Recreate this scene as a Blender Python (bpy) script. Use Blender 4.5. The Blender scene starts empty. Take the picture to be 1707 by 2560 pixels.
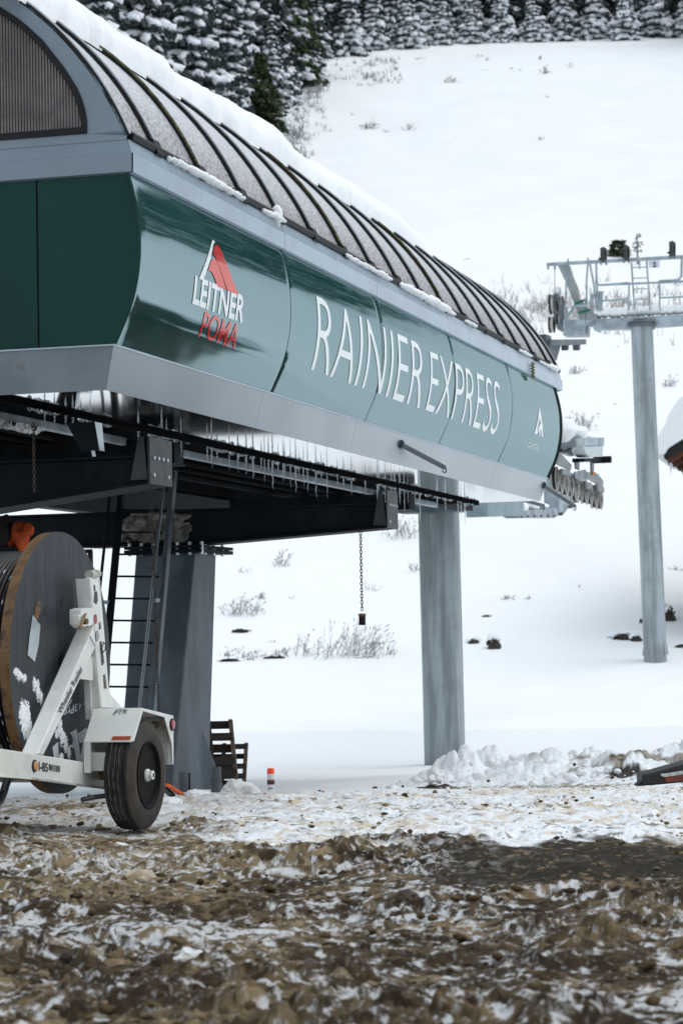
import bpy, bmesh, math, random
import numpy as np
from mathutils import Vector, Matrix, noise as mnoise
random.seed(7); RS = np.random.RandomState(11)
D2R = math.radians
sc = bpy.context.scene
COL = sc.collection

# ------------------------------------------------------------------ camera frame
FPX = 6000.0
CAMP = np.array([0, 0, 1.35])
_p = math.atan(312/FPX); _r = .019
CF = np.array([0, math.cos(_p), math.sin(_p)])
_U0 = np.array([0, -math.sin(_p), math.cos(_p)]); _X = np.array([1., 0, 0])
CR = math.cos(_r)*_X-math.sin(_r)*_U0
CU = math.cos(_r)*_U0+math.sin(_r)*_X
AZ = D2R(15.70945)
u = np.array([math.sin(AZ), math.cos(AZ), 0]); v = np.array([math.cos(AZ), -math.sin(AZ), 0])
zz = np.array([0, 0, 1.])

def ray(x, y): return CF+CR*((x-853.5)/FPX)+CU*((1280-y)/FPX)
def onT(x, y, t):
    d = ray(x, y); P = CAMP+d*(t/(d@u)); return P@v, P[2]
def onA(x, y, a):
    d = ray(x, y); P = CAMP+d*(a/(d@v)); return P@u, P[2]
def onY(x, y, Y):
    d = ray(x, y); return CAMP+d*(Y/d[1])
def W(t, a, z): return u*t+v*a+zz*z

# ------------------------------------------------------------------ noise (numpy)
_perm = RS.permutation(256); _perm = np.concatenate([_perm, _perm, _perm])
_rnd = RS.rand(256, 4); _g2 = RS.normal(size=(256, 2)); _g2 /= np.linalg.norm(_g2, axis=1)[:, None]
_g3 = RS.normal(size=(256, 3)); _g3 /= np.linalg.norm(_g3, axis=1)[:, None]
def pn(x, y, z=0.0):
    x = np.asarray(x, float); y = np.asarray(y, float); z = np.zeros_like(x)+z
    xi = np.floor(x).astype(int); yi = np.floor(y).astype(int); zi = np.floor(z).astype(int)
    xf = x-xi; yf = y-yi; zf = z-zi
    fu = xf*xf*xf*(xf*(xf*6-15)+10); fv = yf*yf*yf*(yf*(yf*6-15)+10); fw = zf*zf*zf*(zf*(zf*6-15)+10)
    def g(i, j, k):
        h = _perm[(_perm[(_perm[(xi+i) & 255]+yi+j) & 255]+zi+k) & 255]; G = _g3[h]
        return G[..., 0]*(xf-i)+G[..., 1]*(yf-j)+G[..., 2]*(zf-k)
    def L(a, b, t): return a+(b-a)*t
    return 1.5*L(L(L(g(0,0,0), g(1,0,0), fu), L(g(0,1,0), g(1,1,0), fu), fv),
             L(L(g(0,0,1), g(1,0,1), fu), L(g(0,1,1), g(1,1,1), fu), fv), fw)
def pn2(x, y, k=0):
    x = np.asarray(x, float)+k*17.3; y = np.asarray(y, float)+k*5.9
    xi = np.floor(x).astype(np.int32); yi = np.floor(y).astype(np.int32); xf = x-xi; yf = y-yi
    fu = xf*xf*xf*(xf*(xf*6-15)+10); fv = yf*yf*yf*(yf*(yf*6-15)+10)
    def g(i, j):
        h = _perm[_perm[(xi+i) & 255]+((yi+j) & 255)]; return _g2[h, 0]*(xf-i)+_g2[h, 1]*(yf-j)
    a = g(0, 0); b = g(1, 0); c = g(0, 1); d = g(1, 1); a = a+(b-a)*fu; c = c+(d-c)*fu
    return 1.5*(a+(c-a)*fv)
def fb2(x, y, k=0, o=4, g=.5):
    s = 0; a = 1.
    for i in range(o): s = s+a*pn2(x*2**i, y*2**i, k+i); a *= g
    return s
def worley(x, y, k=0):
    x = np.asarray(x, float); y = np.asarray(y, float); xi = np.floor(x).astype(np.int32); yi = np.floor(y).astype(np.int32)
    F1 = np.full(x.shape, 9.); F2 = np.full(x.shape, 9.); r1 = np.zeros(x.shape); r2 = np.zeros(x.shape)
    for i in (-1, 0, 1):
        for j in (-1, 0, 1):
            h = _perm[(_perm[(xi+i+k*31) & 255]+((yi+j) & 255))]
            d = np.hypot(xi+i+_rnd[h, 0]-x, yi+j+_rnd[h, 1]-y); n = d < F1
            F2 = np.where(n, F1, np.minimum(F2, d)); r1 = np.where(n, _rnd[h, 2], r1); r2 = np.where(n, _rnd[h, 3], r2); F1 = np.where(n, d, F1)
    return F1, F2, r1, r2
def fbm(x, y, z=0., o=4, g=.5):
    s = 0; a = 1.
    for i in range(o):
        s = s+a*pn(x*2**i+13.7*i, y*2**i-7.3*i, z*2**i+3.1*i); a *= g
    return s
def ridged(x, y, z=0., o=3):
    s = 0; a = 1.
    for i in range(o):
        s = s+a*(1-2*np.abs(pn(x*2**i+5*i, y*2**i+9*i, z))); a *= .5
    return s
def sstep(a, b, x):
    t = np.clip((x-a)/(b-a), 0, 1); return t*t*(3-2*t)

# ------------------------------------------------------------------ materials
MATS = {}
def mat(name, col=(.5, .5, .5), rough=.6, metal=0., coat=0., coat_r=.05, var=None, vscale=4., bump=0., bscale=20.,
        stretch=None, col2=None, spec=None, thr=(.4, .6), sss=0., trans=0., ior=None, alpha=None, wear=None, detail=6):
    if name in MATS: return MATS[name]
    m = bpy.data.materials.new(name); m.use_nodes = True; nt = m.node_tree; N = nt.nodes; Lk = nt.links
    b = N['Principled BSDF']
    b.inputs['Base Color'].default_value = (*col, 1); b.inputs['Roughness'].default_value = rough
    b.inputs['Metallic'].default_value = metal
    b.inputs['Coat Weight'].default_value = coat; b.inputs['Coat Roughness'].default_value = coat_r
    if spec is not None: b.inputs['Specular IOR Level'].default_value = spec
    if trans: b.inputs['Transmission Weight'].default_value = trans
    if ior: b.inputs['IOR'].default_value = ior
    if sss:
        b.inputs['Subsurface Weight'].default_value = sss; b.inputs['Subsurface Radius'].default_value = (.05, .06, .08)
    tc = N.new('ShaderNodeTexCoord'); mp = N.new('ShaderNodeMapping'); Lk.new(tc.outputs['Object'], mp.inputs[0])
    if stretch: mp.inputs['Scale'].default_value = stretch
    if var or col2:
        n = N.new('ShaderNodeTexNoise'); n.inputs['Scale'].default_value = vscale; n.inputs['Detail'].default_value = detail
        n.inputs['Roughness'].default_value = .6
        Lk.new(mp.outputs[0], n.inputs['Vector'])
        r = N.new('ShaderNodeValToRGB'); Lk.new(n.outputs['Fac'], r.inputs[0])
        c2 = col2 if col2 else tuple(min(1, c*(1+var)) for c in col)
        c1 = col if col2 else tuple(c*(1-var) for c in col)
        r.color_ramp.elements[0].position = thr[0]; r.color_ramp.elements[1].position = thr[1]
        r.color_ramp.elements[0].color = (*c1, 1); r.color_ramp.elements[1].color = (*c2, 1)
        out = r.outputs[0]
        if wear:   # (colour, scale, lo, hi)
            n2 = N.new('ShaderNodeTexNoise'); n2.inputs['Scale'].default_value = wear[1]; n2.inputs['Detail'].default_value = 8
            n2.inputs['Roughness'].default_value = .7
            Lk.new(tc.outputs['Object'], n2.inputs['Vector'])
            r2 = N.new('ShaderNodeMapRange'); r2.inputs['From Min'].default_value = wear[2]; r2.inputs['From Max'].default_value = wear[3]
            Lk.new(n2.outputs['Fac'], r2.inputs['Value'])
            mx = N.new('ShaderNodeMix'); mx.data_type = 'RGBA'
            Lk.new(r2.outputs[0], mx.inputs['Factor']); Lk.new(out, mx.inputs['A']); mx.inputs['B'].default_value = (*wear[0], 1)
            out = mx.outputs['Result']
        Lk.new(out, b.inputs['Base Color'])
    if bump:
        n3 = N.new('ShaderNodeTexNoise'); n3.inputs['Scale'].default_value = bscale; n3.inputs['Detail'].default_value = 5
        Lk.new(mp.outputs[0], n3.inputs['Vector'])
        bp = N.new('ShaderNodeBump'); bp.inputs['Strength'].default_value = 1.0; bp.inputs['Distance'].default_value = bump
        Lk.new(n3.outputs['Fac'], bp.inputs['Height']); Lk.new(bp.outputs[0], b.inputs['Normal'])
    MATS[name] = m
    return m

SNOW = mat('snow', (.885, .905, .92), rough=.75, bump=.01, bscale=14, sss=0, spec=.25)
SNOWT = mat('snow_tree', (.84, .87, .91), rough=.8, spec=.2)
GREEN = mat('green_paint', (.004, .050, .044), rough=.07, var=.12, vscale=1.5, ior=4.4)
GREEN.node_tree.nodes['Principled BSDF'].inputs['Specular Tint'].default_value = (.75, .92, .97, 1)
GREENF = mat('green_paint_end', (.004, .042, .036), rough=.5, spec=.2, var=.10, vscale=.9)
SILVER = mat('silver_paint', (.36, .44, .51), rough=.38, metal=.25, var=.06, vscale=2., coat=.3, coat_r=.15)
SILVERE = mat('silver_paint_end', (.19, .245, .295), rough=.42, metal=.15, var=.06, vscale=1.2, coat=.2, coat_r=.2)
SKIRT = mat('brushed_metal', (.36, .40, .435), rough=.28, metal=.9, var=.06, vscale=.9, detail=1)
SOFFIT = mat('soffit_metal', (.60, .61, .62), rough=.06, metal=1., bump=.0015, bscale=.5, var=.05, vscale=3)
SOFFIT.node_tree.nodes['Noise Texture.001'].inputs['Detail'].default_value = 1
BLACK = mat('black_rubber', (.005, .0055, .006), rough=.55, spec=.3, var=.3, vscale=9)
DARKIN = mat('dark_interior', (.005, .006, .007), rough=.9, spec=.05, var=.3, vscale=2)
STEEL = mat('galvanised_steel', (.105, .13, .15), rough=.5, metal=.15, spec=.25, var=.28, vscale=1.6, stretch=(1, 1, .35), bump=.002, bscale=5,
            wear=((.085, .095, .10), 5, .55, .75))
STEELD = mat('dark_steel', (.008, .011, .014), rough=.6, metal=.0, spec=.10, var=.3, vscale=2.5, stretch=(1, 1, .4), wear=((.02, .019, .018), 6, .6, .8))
STEELL = mat('light_steel', (.34, .40, .44), rough=.5, metal=.3, var=.25, vscale=2.2, wear=((.26, .28, .25), 3, .55, .75))
COLUMN = mat('column_steel', (.29, .335, .355), rough=.5, metal=.2, var=.26, vscale=2.2, stretch=(2.6, 2.6, .22), wear=((.19, .20, .20), 1.3, .5, .8), bump=.002, bscale=4)
FROSTED = mat('frosted_glazing', (.12, .085, .075), rough=.5, col2=(.56, .575, .60), vscale=34, detail=10, thr=(.34, .66), bump=.004, bscale=60)
_nt = FROSTED.node_tree; _r = [n for n in _nt.nodes if n.type == 'VALTORGB'][0]; _n = _nt.nodes['Noise Texture']
_g = _nt.nodes.new('ShaderNodeNewGeometry'); _sx = _nt.nodes.new('ShaderNodeSeparateXYZ'); _nt.links.new(_g.outputs['Position'], _sx.inputs[0])
_m = _nt.nodes.new('ShaderNodeMapRange'); _m.inputs['From Min'].default_value = 5.05; _m.inputs['From Max'].default_value = 5.8; _m.inputs['To Min'].default_value = -.06; _m.inputs['To Max'].default_value = .19
_nt.links.new(_sx.outputs['Z'], _m.inputs['Value']); _a = _nt.nodes.new('ShaderNodeMath'); _nt.links.new(_n.outputs['Fac'], _a.inputs[0]); _nt.links.new(_m.outputs[0], _a.inputs[1]); _nt.links.new(_a.outputs[0], _r.inputs[0])
WINDOWM = mat('ribbed_window', (.085, .078, .08), rough=.28, var=.2, vscale=2.5, stretch=(1, 1, .2), coat=.5, coat_r=.1)
WINDOWR = mat('window_ribs', (.19, .165, .155), rough=.35, var=.25, vscale=4)
WHITEL = mat('white_lettering', (.80, .84, .86), rough=.4, coat=.5)
REDL = mat('red_lettering', (.60, .010, .008), rough=.08, ior=3.4)
REDL.node_tree.nodes['Principled BSDF'].inputs['Specular Tint'].default_value = (1., .62, .58, 1)
ICE = mat('ice', (.80, .88, .93), rough=.08, trans=.85, ior=1.31, bump=.003, bscale=40)
FROST = mat('dirty_frost', (.42, .44, .45), rough=.8, col2=(.75, .78, .8), vscale=18, bump=.01, bscale=40)
TRAILW = mat('white_trailer_paint', (.72, .73, .69), rough=.42, var=.06, vscale=3, coat=.3, coat_r=.2, wear=((.26, .17, .09), 9, .66, .74))
TRAILR = mat('rusty_white_paint', (.45, .45, .40), rough=.6, var=.15, vscale=5, wear=((.16, .08, .035), 9, .50, .62))
TYREM = mat('tyre_rubber', (.010, .010, .011), rough=.72, var=.3, vscale=6, wear=((.032, .025, .018), 7, .5, .72), bump=.001, bscale=50)
SIDEW = mat('tyre_sidewall', (.026, .021, .017), rough=.8, var=.35, vscale=5, wear=((.06, .045, .03), 4, .45, .75), bump=.001, bscale=50)
MUDLINE = mat('dried_mud', (.16, .14, .11), rough=.95, var=.2, vscale=20)
WOODG = mat('grey_painted_wood', (.019, .025, .033), rough=.55, var=.30, vscale=3, stretch=(6, 6, .6), bump=.003, bscale=12, wear=((.05, .063, .078), 2.6, .58, .74))
WOODB = mat('brown_wood', (.20, .105, .038), rough=.7, var=.5, vscale=5, wear=((.05, .03, .018), 5, .45, .6), bump=.004, bscale=30)
WOODD = mat('dark_weathered_wood', (.030, .022, .016), rough=.8, var=.5, vscale=5, stretch=(1, 1, 6), bump=.004, bscale=25)
WOODM = mat('pallet_edge_wood', (.12, .085, .055), rough=.8, var=.4, vscale=8, bump=.003, bscale=25)
CABLE = mat('black_cable', (.006, .006, .007), rough=.4, var=.3, vscale=10)
PVC = mat('grey_plastic', (.050, .060, .068), rough=.42, var=.08, vscale=5)
ORANGE = mat('orange_plastic', (.85, .12, .01), rough=.45, var=.1, vscale=9)
ORANGEC = mat('orange_cloth', (.42, .055, .006), rough=.85, var=.3, vscale=6, bump=.01, bscale=9)
AMBER = mat('amber_lens', (.55, .22, .01), rough=.15, coat=1.)
REDLENS = mat('red_lens', (.35, .02, .03), rough=.2, coat=1.)
REFL = mat('orange_reflector', (.36, .045, .01), rough=.25, coat=.6, var=.1, vscale=40)
ROPE = mat('olive_rope', (.13, .115, .055), rough=.9, var=.4, vscale=30)
CHAINM = mat('rusty_chain', (.06, .055, .05), rough=.5, metal=.6, var=.4, vscale=20, wear=((.10, .05, .02), 30, .5, .6))
TRUNK = mat('bark', (.06, .045, .035), rough=.9, var=.3, vscale=5, bump=.02, bscale=8)
TWIG = mat('frosted_twigs', (.27, .275, .285), rough=.9, var=.4, vscale=2)
TWIGR = mat('reddish_twigs', (.24, .17, .14), rough=.9, col2=(.5, .5, .52), vscale=2)
ROCKM = mat('wet_rock', (.028, .022, .016), rough=.7, var=.5, vscale=3, bump=.05, bscale=4)
CABINW = mat('cabin_timber', (.05, .024, .012), rough=.7, var=.4, vscale=4, stretch=(.4, .4, 6), bump=.01, bscale=6)
CABIND = mat('cabin_trim', (.006, .005, .005), rough=.7, var=.3, vscale=4)
GLASS = mat('dark_glass', (.02, .025, .03), rough=.05, coat=1.)
TAPE = mat('green_tape', (.0, .13, .07), rough=.5)
RUBT = mat('sheave_rubber', (.42, .40, .38), rough=.7, var=.12, vscale=6)
SHEAVEF = mat('sheave_face', (.19, .18, .17), rough=.6, metal=.2, var=.2, vscale=5)
LABEL1 = mat('can_label', (.62, .66, .68), rough=.35)
LABELR = mat('can_label_red', (.42, .02, .02), rough=.35)
LABELK = mat('can_label_black', (.015, .02, .02), rough=.35)
CAPRED = mat('orange_red_cap', (.95, .06, .005), rough=.4)
STICKG = mat('grey_sticker', (.07, .085, .10), rough=.4)
STICKR = mat('red_sticker', (.33, .04, .05), rough=.4)
PLATE = mat('aluminium_plate', (.62, .68, .72), rough=.3, metal=.7, var=.1, vscale=5)
TEXTK = mat('black_lettering', (.012, .014, .018), rough=.5)
STRAW = mat('straw', (.25, .19, .10), rough=.9, var=.3, vscale=10)
SIGNW = mat('sign_face', (.62, .66, .72), rough=.5)
ORH = mat('brown_hook', (.16, .06, .02), rough=.5)

# ------------------------------------------------------------------ mesh builder
ORG = {}
class MB:
    def __init__(s): s.v = []; s.f = []; s.m = []; s.n = 0
    def add(s, V, F, mi=0):
        V = np.asarray(V, float).reshape(-1, 3); s.v.append(V)
        for i, f in enumerate(F):
            s.f.append(tuple(int(k)+s.n for k in f)); s.m.append(mi if not hasattr(mi, '__len__') else mi[i])
        s.n += len(V); return s
    def box(s, o, ax, ay, az_, mi=0):        # o corner, three edge vectors
        o, ax, ay, az_ = map(lambda q: np.asarray(q, float), (o, ax, ay, az_))
        V = [o, o+ax, o+ax+ay, o+ay, o+az_, o+ax+az_, o+ax+ay+az_, o+ay+az_]
        F = [(0, 3, 2, 1), (4, 5, 6, 7), (0, 1, 5, 4), (1, 2, 6, 5), (2, 3, 7, 6), (3, 0, 4, 7)]
        if np.dot(np.cross(ax, ay), az_) < 0: F = [f[::-1] for f in F]
        return s.add(V, F, mi)
    def tbox(s, t0, t1, a0, a1, z0, z1, mi=0):  # box in the terminal's frame
        return s.box(W(t0, a0, z0), u*(t1-t0), v*(a1-a0), zz*(z1-z0), mi)
    def bar(s, p, q, w, h, up=None, mi=0):    # box beam from p to q
        p = np.asarray(p, float); q = np.asarray(q, float); d = q-p; d = d/np.linalg.norm(d)
        up = zz if up is None else np.asarray(up, float)
        if abs(d@up) > .98: up = v
        sx = np.cross(d, up); sx /= np.linalg.norm(sx); sy = np.cross(sx, d)
        return s.box(p-sx*w/2-sy*h/2, sx*w, sy*h, q-p, mi)
    def prism(s, poly, ext, mi=0, mside=None):
        P = np.asarray(poly, float); n = len(P); ext = np.asarray(ext, float)
        nrm = sum(np.cross(P[i]-P[0], P[(i+1) % n]-P[0]) for i in range(n))
        if nrm@ext > 0: P = P[::-1]
        V = np.vstack([P, P+ext]); F = [tuple(range(n)), tuple(range(2*n-1, n-1, -1))]
        F += [(i, i+n, (i+1) % n+n, (i+1) % n) for i in range(n)]
        M = [mi, mi]+[mi if mside is None else mside]*n
        return s.add(V, F, M)
    def tube(s, pts, r, n=10, mi=0, closed=False):
        P = [np.asarray(p, float) for p in pts]; k = len(P)
        rr = r if hasattr(r, '__len__') else [r]*k
        V = []; prev = None
        for i in range(k):
            if closed: d = P[(i+1) % k]-P[i-1]
            else: d = P[min(i+1, k-1)]-P[max(i-1, 0)]
            d = d/(np.linalg.norm(d)+1e-12)
            if prev is None:
                ref = zz if abs(d@zz) < .9 else v
                e = np.cross(d, ref)
            else: e = prev-d*(prev@d)
            e /= np.linalg.norm(e)+1e-12; prev = e; g = np.cross(d, e)
            for j in range(n):
                th = 2*math.pi*j/n; V.append(P[i]+rr[i]*(e*math.cos(th)+g*math.sin(th)))
        F = []
        for i in range(k if closed else k-1):
            i2 = (i+1) % k
            for j in range(n):
                F.append((i*n+j, i*n+(j+1) % n, i2*n+(j+1) % n, i2*n+j))
        if not closed: F += [tuple(range(n-1, -1, -1)), tuple(range((k-1)*n, k*n))]
        return s.add(V, F, mi)
    def lathe(s, c, ax, prof, n=32, mi=0, mis=None):   # prof: list of (dist along ax, radius)
        c = np.asarray(c, float); ax = np.asarray(ax, float)/np.linalg.norm(ax)
        e = np.cross(ax, zz if abs(ax@zz) < .9 else u); e /= np.linalg.norm(e); g = np.cross(ax, e)
        V = []; k = len(prof)
        for (h, r) in prof:
            for j in range(n):
                th = 2*math.pi*j/n; V.append(c+ax*h+r*(e*math.cos(th)+g*math.sin(th)))
        F = []; M = []
        for i in range(k-1):
            for j in range(n):
                F.append((i*n+j, i*n+(j+1) % n, (i+1)*n+(j+1) % n, (i+1)*n+j)); M.append(mis[i] if mis else mi)
        F += [tuple(range(n-1, -1, -1)), tuple(range((k-1)*n, k*n))]; M += [mis[0] if mis else mi, mis[-1] if mis else mi]
        return s.add(V, F, M)
    def grid(s, G, mi=0, flip=False):         # G: (r,c,3)
        G = np.asarray(G, float); r, c = G.shape[:2]; F = []
        for i in range(r-1):
            for j in range(c-1):
                q = (i*c+j, i*c+j+1, (i+1)*c+j+1, (i+1)*c+j); F.append(q[::-1] if flip else q)
        return s.add(G.reshape(-1, 3), F, mi)

def fast_mesh(name, V, F4, mats, midx=None, smooth=True):
    me = bpy.data.meshes.new(name); V = np.asarray(V, np.float32); F4 = np.asarray(F4, np.int32); k = F4.shape[1]
    me.vertices.add(len(V)); me.vertices.foreach_set('co', V.ravel())
    me.loops.add(F4.size); me.loops.foreach_set('vertex_index', F4.ravel())
    me.polygons.add(len(F4)); me.polygons.foreach_set('loop_start', np.arange(0, F4.size, k, dtype=np.int32))
    me.polygons.foreach_set('loop_total', np.full(len(F4), k, np.int32))
    if midx is not None: me.polygons.foreach_set('material_index', np.asarray(midx, np.int32))
    me.polygons.foreach_set('use_smooth', np.full(len(F4), smooth))
    for m in mats: me.materials.append(m)
    me.update(calc_edges=True); me.validate()
    return me

def tag(o, label=None, cat=None, group=None, kind=None):
    if label: o['label'] = label
    if cat: o['category'] = cat
    if group: o['group'] = group
    if kind: o['kind'] = kind
    return o
def empty(name, loc, label=None, cat=None, group=None):
    o = bpy.data.objects.new(name, None); COL.objects.link(o); o.location = Vector(loc); o.empty_display_size = .2
    ORG[o.name] = np.asarray(loc, float); return tag(o, label, cat, group)
def build(name, mb, mats, parent=None, smooth=False, bev=0., loc=None, label=None, cat=None, group=None, kind=None, autos=None):
    V = np.vstack(mb.v)
    if parent is not None: org = ORG[parent.name]
    elif loc is not None: org = np.asarray(loc, float)
    else: org = np.array([(V[:, 0].min()+V[:, 0].max())/2, (V[:, 1].min()+V[:, 1].max())/2, V[:, 2].min()])
    me = bpy.data.meshes.new(name); me.from_pydata((V-org).tolist(), [], mb.f)
    if not isinstance(mats, (list, tuple)): mats = [mats]
    for m in mats: me.materials.append(m)
    me.polygons.foreach_set('material_index', mb.m)
    me.polygons.foreach_set('use_smooth', [bool(smooth)]*len(mb.f)); me.update(); me.validate()
    o = bpy.data.objects.new(name, me); COL.objects.link(o); ORG[o.name] = org
    if parent is not None: o.parent = parent
    else: o.location = Vector(org)
    if smooth and autos != 0:
        try: me.set_sharp_from_angle(angle=D2R(autos or 40))
        except Exception: pass
    if bev:
        b = o.modifiers.new('bevel', 'BEVEL'); b.width = bev; b.segments = 2; b.limit_method = 'ANGLE'; b.angle_limit = D2R(35)
    return tag(o, label, cat, group, kind)
SPLIT = {'slot', 'bolt', 'conduit', 'silver_band', 'backing', 'soffit', 'soffit_edge', 'girder', 'inner_lining', 'lug_nut', 'tooth', 'lip', 'gusset_plate'}
_build0 = build
def build(name, mb, mats, parent=None, **kw):
    if name in SPLIT and parent is not None and len(mb.v) > 1:
        off = 0; fi = 0; o = None
        for V in mb.v:
            q = MB(); q.v = [V]; q.n = len(V)
            while fi < len(mb.f) and min(mb.f[fi]) < off+len(V): q.f.append(tuple(k-off for k in mb.f[fi])); q.m.append(mb.m[fi]); fi += 1
            off += len(V); o = _build0(name, q, mats, parent, **kw)
        return o
    return _build0(name, mb, mats, parent, **kw)
def copy_tree(o, loc=None, parent=None):
    c = o.copy(); COL.objects.link(c)
    if parent is not None: c.parent = parent
    if loc is not None: c.location = Vector(loc)
    for ch in [q for q in bpy.data.objects if q.parent == o]: copy_tree(ch, None, c)
    return c

# icosphere templates
def ico(sub):
    bm = bmesh.new(); bmesh.ops.create_icosphere(bm, subdivisions=sub, radius=1.)
    V = np.array([q.co[:] for q in bm.verts]); F = np.array([[q.index for q in f.verts] for f in bm.faces]); bm.free(); return V, F
ICO1, ICO2, ICO3, ICO4 = ico(1), ico(2), ico(3), ico(4)
def lump(mb, c, r, tmpl=ICO2, amp=.25, fr=1.3, seed=0., mi=0, sharp=0.):
    V, F = tmpl; r = np.asarray(r, float)*np.ones(3)
    n = 1+amp*fbm(V[:, 0]*fr+seed, V[:, 1]*fr+seed*1.7, V[:, 2]*fr-seed, o=3)
    if sharp: n = n+sharp*ridged(V[:, 0]*fr*1.5+seed, V[:, 1]*fr*1.5, V[:, 2]*fr*1.5+seed, o=2)
    mb.add(np.asarray(c)+V*n[:, None]*r, F, mi)

def splat(mb, O, ex, ey, n, thick, seed=0., res=44, dens=.0, soft=.25, fr=1.6):
    # irregular crust standing proud of a surface: O centre, ex/ey half axes, n outward
    O, ex, ey, n = map(lambda q: np.asarray(q, float), (O, ex, ey, n)); g = np.linspace(-1, 1, res); A, B = np.meshgrid(g, g)
    h = (1-(A*A+B*B))*.9+.75*fbm(A*fr+seed, B*fr-seed, 0., 4)+dens; k = h > .12
    H = np.clip((h-.12)/soft, 0, 1)**.6*thick*(1+.35*fbm(A*3+seed, B*3, 2., 3)); P = O+A[..., None]*ex+B[..., None]*ey+H[..., None]*n
    F = []
    for i in range(res-1):
        for j in range(res-1):
            if k[i, j] or k[i+1, j] or k[i, j+1] or k[i+1, j+1]: F.append((i*res+j, i*res+j+1, (i+1)*res+j+1, (i+1)*res+j))
    used = sorted({q for f in F for q in f}); mp = {q: i for i, q in enumerate(used)}
    V = P.reshape(-1, 3)[used]; c = np.cross(ex, ey)@n; F = [tuple(mp[q] for q in (f if c > 0 else f[::-1])) for f in F]
    mb.add(V, F)

# text as a flat mesh in 2D
def text2d(body, bold=0., slices=None):
    cu = bpy.data.curves.new('txt', 'FONT'); cu.body = body; cu.size = 1.; cu.offset = bold; cu.resolution_u = 4
    o = bpy.data.objects.new('txt', cu); me = bpy.data.meshes.new_from_object(o)
    bm = bmesh.new(); bm.from_mesh(me); bpy.data.objects.remove(o); bpy.data.curves.remove(cu); bpy.data.meshes.remove(me)
    bmesh.ops.triangulate(bm, faces=bm.faces[:]); bmesh.ops.remove_doubles(bm, verts=bm.verts[:], dist=1e-5)
    ys = [q.co.y for q in bm.verts]; xs = [q.co.x for q in bm.verts]
    y0, y1, x0, x1 = min(ys), max(ys), min(xs), max(xs)
    for k in range(1, slices or 0):
        bmesh.ops.bisect_plane(bm, geom=bm.verts[:]+bm.edges[:]+bm.faces[:], dist=1e-6,
                               plane_co=(0, y0+(y1-y0)*k/slices, 0), plane_no=(0, 1, 0))
    bm.verts.index_update()
    V = np.array([((q.co.x-x0)/(x1-x0), (q.co.y-y0)/(y1-y0)) for q in bm.verts]); F = [[q.index for q in f.verts] for f in bm.faces]
    bm.free(); return V, F
def poly2d(pts, zs=None):
    bm = bmesh.new(); vs = [bm.verts.new((p[0], p[1], 0)) for p in pts]; bm.faces.new(vs)
    bmesh.ops.triangulate(bm, faces=bm.faces[:], ngon_method='EAR_CLIP')
    if zs is not None:
        for z in zs: bmesh.ops.bisect_plane(bm, geom=bm.verts[:]+bm.edges[:]+bm.faces[:], dist=1e-6, plane_co=(0, z, 0), plane_no=(0, 1, 0))
    bm.verts.index_update()
    V = np.array([(q.co.x, q.co.y) for q in bm.verts]); F = [[q.index for q in f.verts] for f in bm.faces]; bm.free(); return V, F
def text_on(mb, body, O, ex, ey, bold=0., mi=0, nrm=None, lift=.004):   # O lower-left, ex full width vector, ey full height vector
    V, F = text2d(body, bold); O, ex, ey = map(lambda q: np.asarray(q, float), (O, ex, ey))
    n = np.cross(ex, ey); n /= np.linalg.norm(n)
    mb.add([O+ex*p[0]+ey*p[1]+n*lift for p in V], F, mi)

# ================================================================== GROUND
GY = np.array([-80, -20, 5, 17, 20, 23, 26, 29, 34, 38, 44, 50, 56, 60, 64, 70, 200, 420.])
GZ = np.array([.3, .1, .0, .0, -.05, -.14, -.30, -.42, -.62, -.72, -.60, -.20, .45, 1.0, 1.9, 4.0, 51.5, 131.])
_yy = np.linspace(-80, 420, 5001); _zz = np.interp(_yy, GY, GZ)
_k = np.hanning(41); _k /= _k.sum(); _zs = np.convolve(np.pad(_zz, 20, mode='edge'), _k, mode='valid')
_sel = np.abs(_yy-17) < 14; 
def G(x, y):
    x = np.asarray(x, float); y = np.asarray(y, float)
    z = np.interp(y, _yy, _zs)
    k = sstep(60, 110, y)
    z = z+k*(1.6*pn(x*.018+3, y*.018)+.35*pn(x*.07, y*.07+5)+.10*pn(x*.22, y*.16, 2.))
    z = z+sstep(34, 60, y)*.12*pn(x*.13, y*.13)+sstep(26, 32, y)*sstep(60, 50, y)*.05*pn(x*.55, y*.4, 3.)+sstep(56, 64, y)*.10*np.maximum(0, pn(x*.35, y*.35, 6.))
    z = z+sstep(14, 60, x)*sstep(70, 20, y)*2.0+sstep(40, 90, y)*.24*np.maximum(0, x-32)       # the slope wraps round to the right
    return z
_hs = np.arange(22, 420, .25)
def hitG(px, py):
    d = ray(px, py); P = CAMP+_hs[:, None]*d; below = P[:, 2] < G(P[:, 0], P[:, 1]); k = int(np.argmax(below)) if below.any() else len(_hs)-1
    return P[k]

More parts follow.
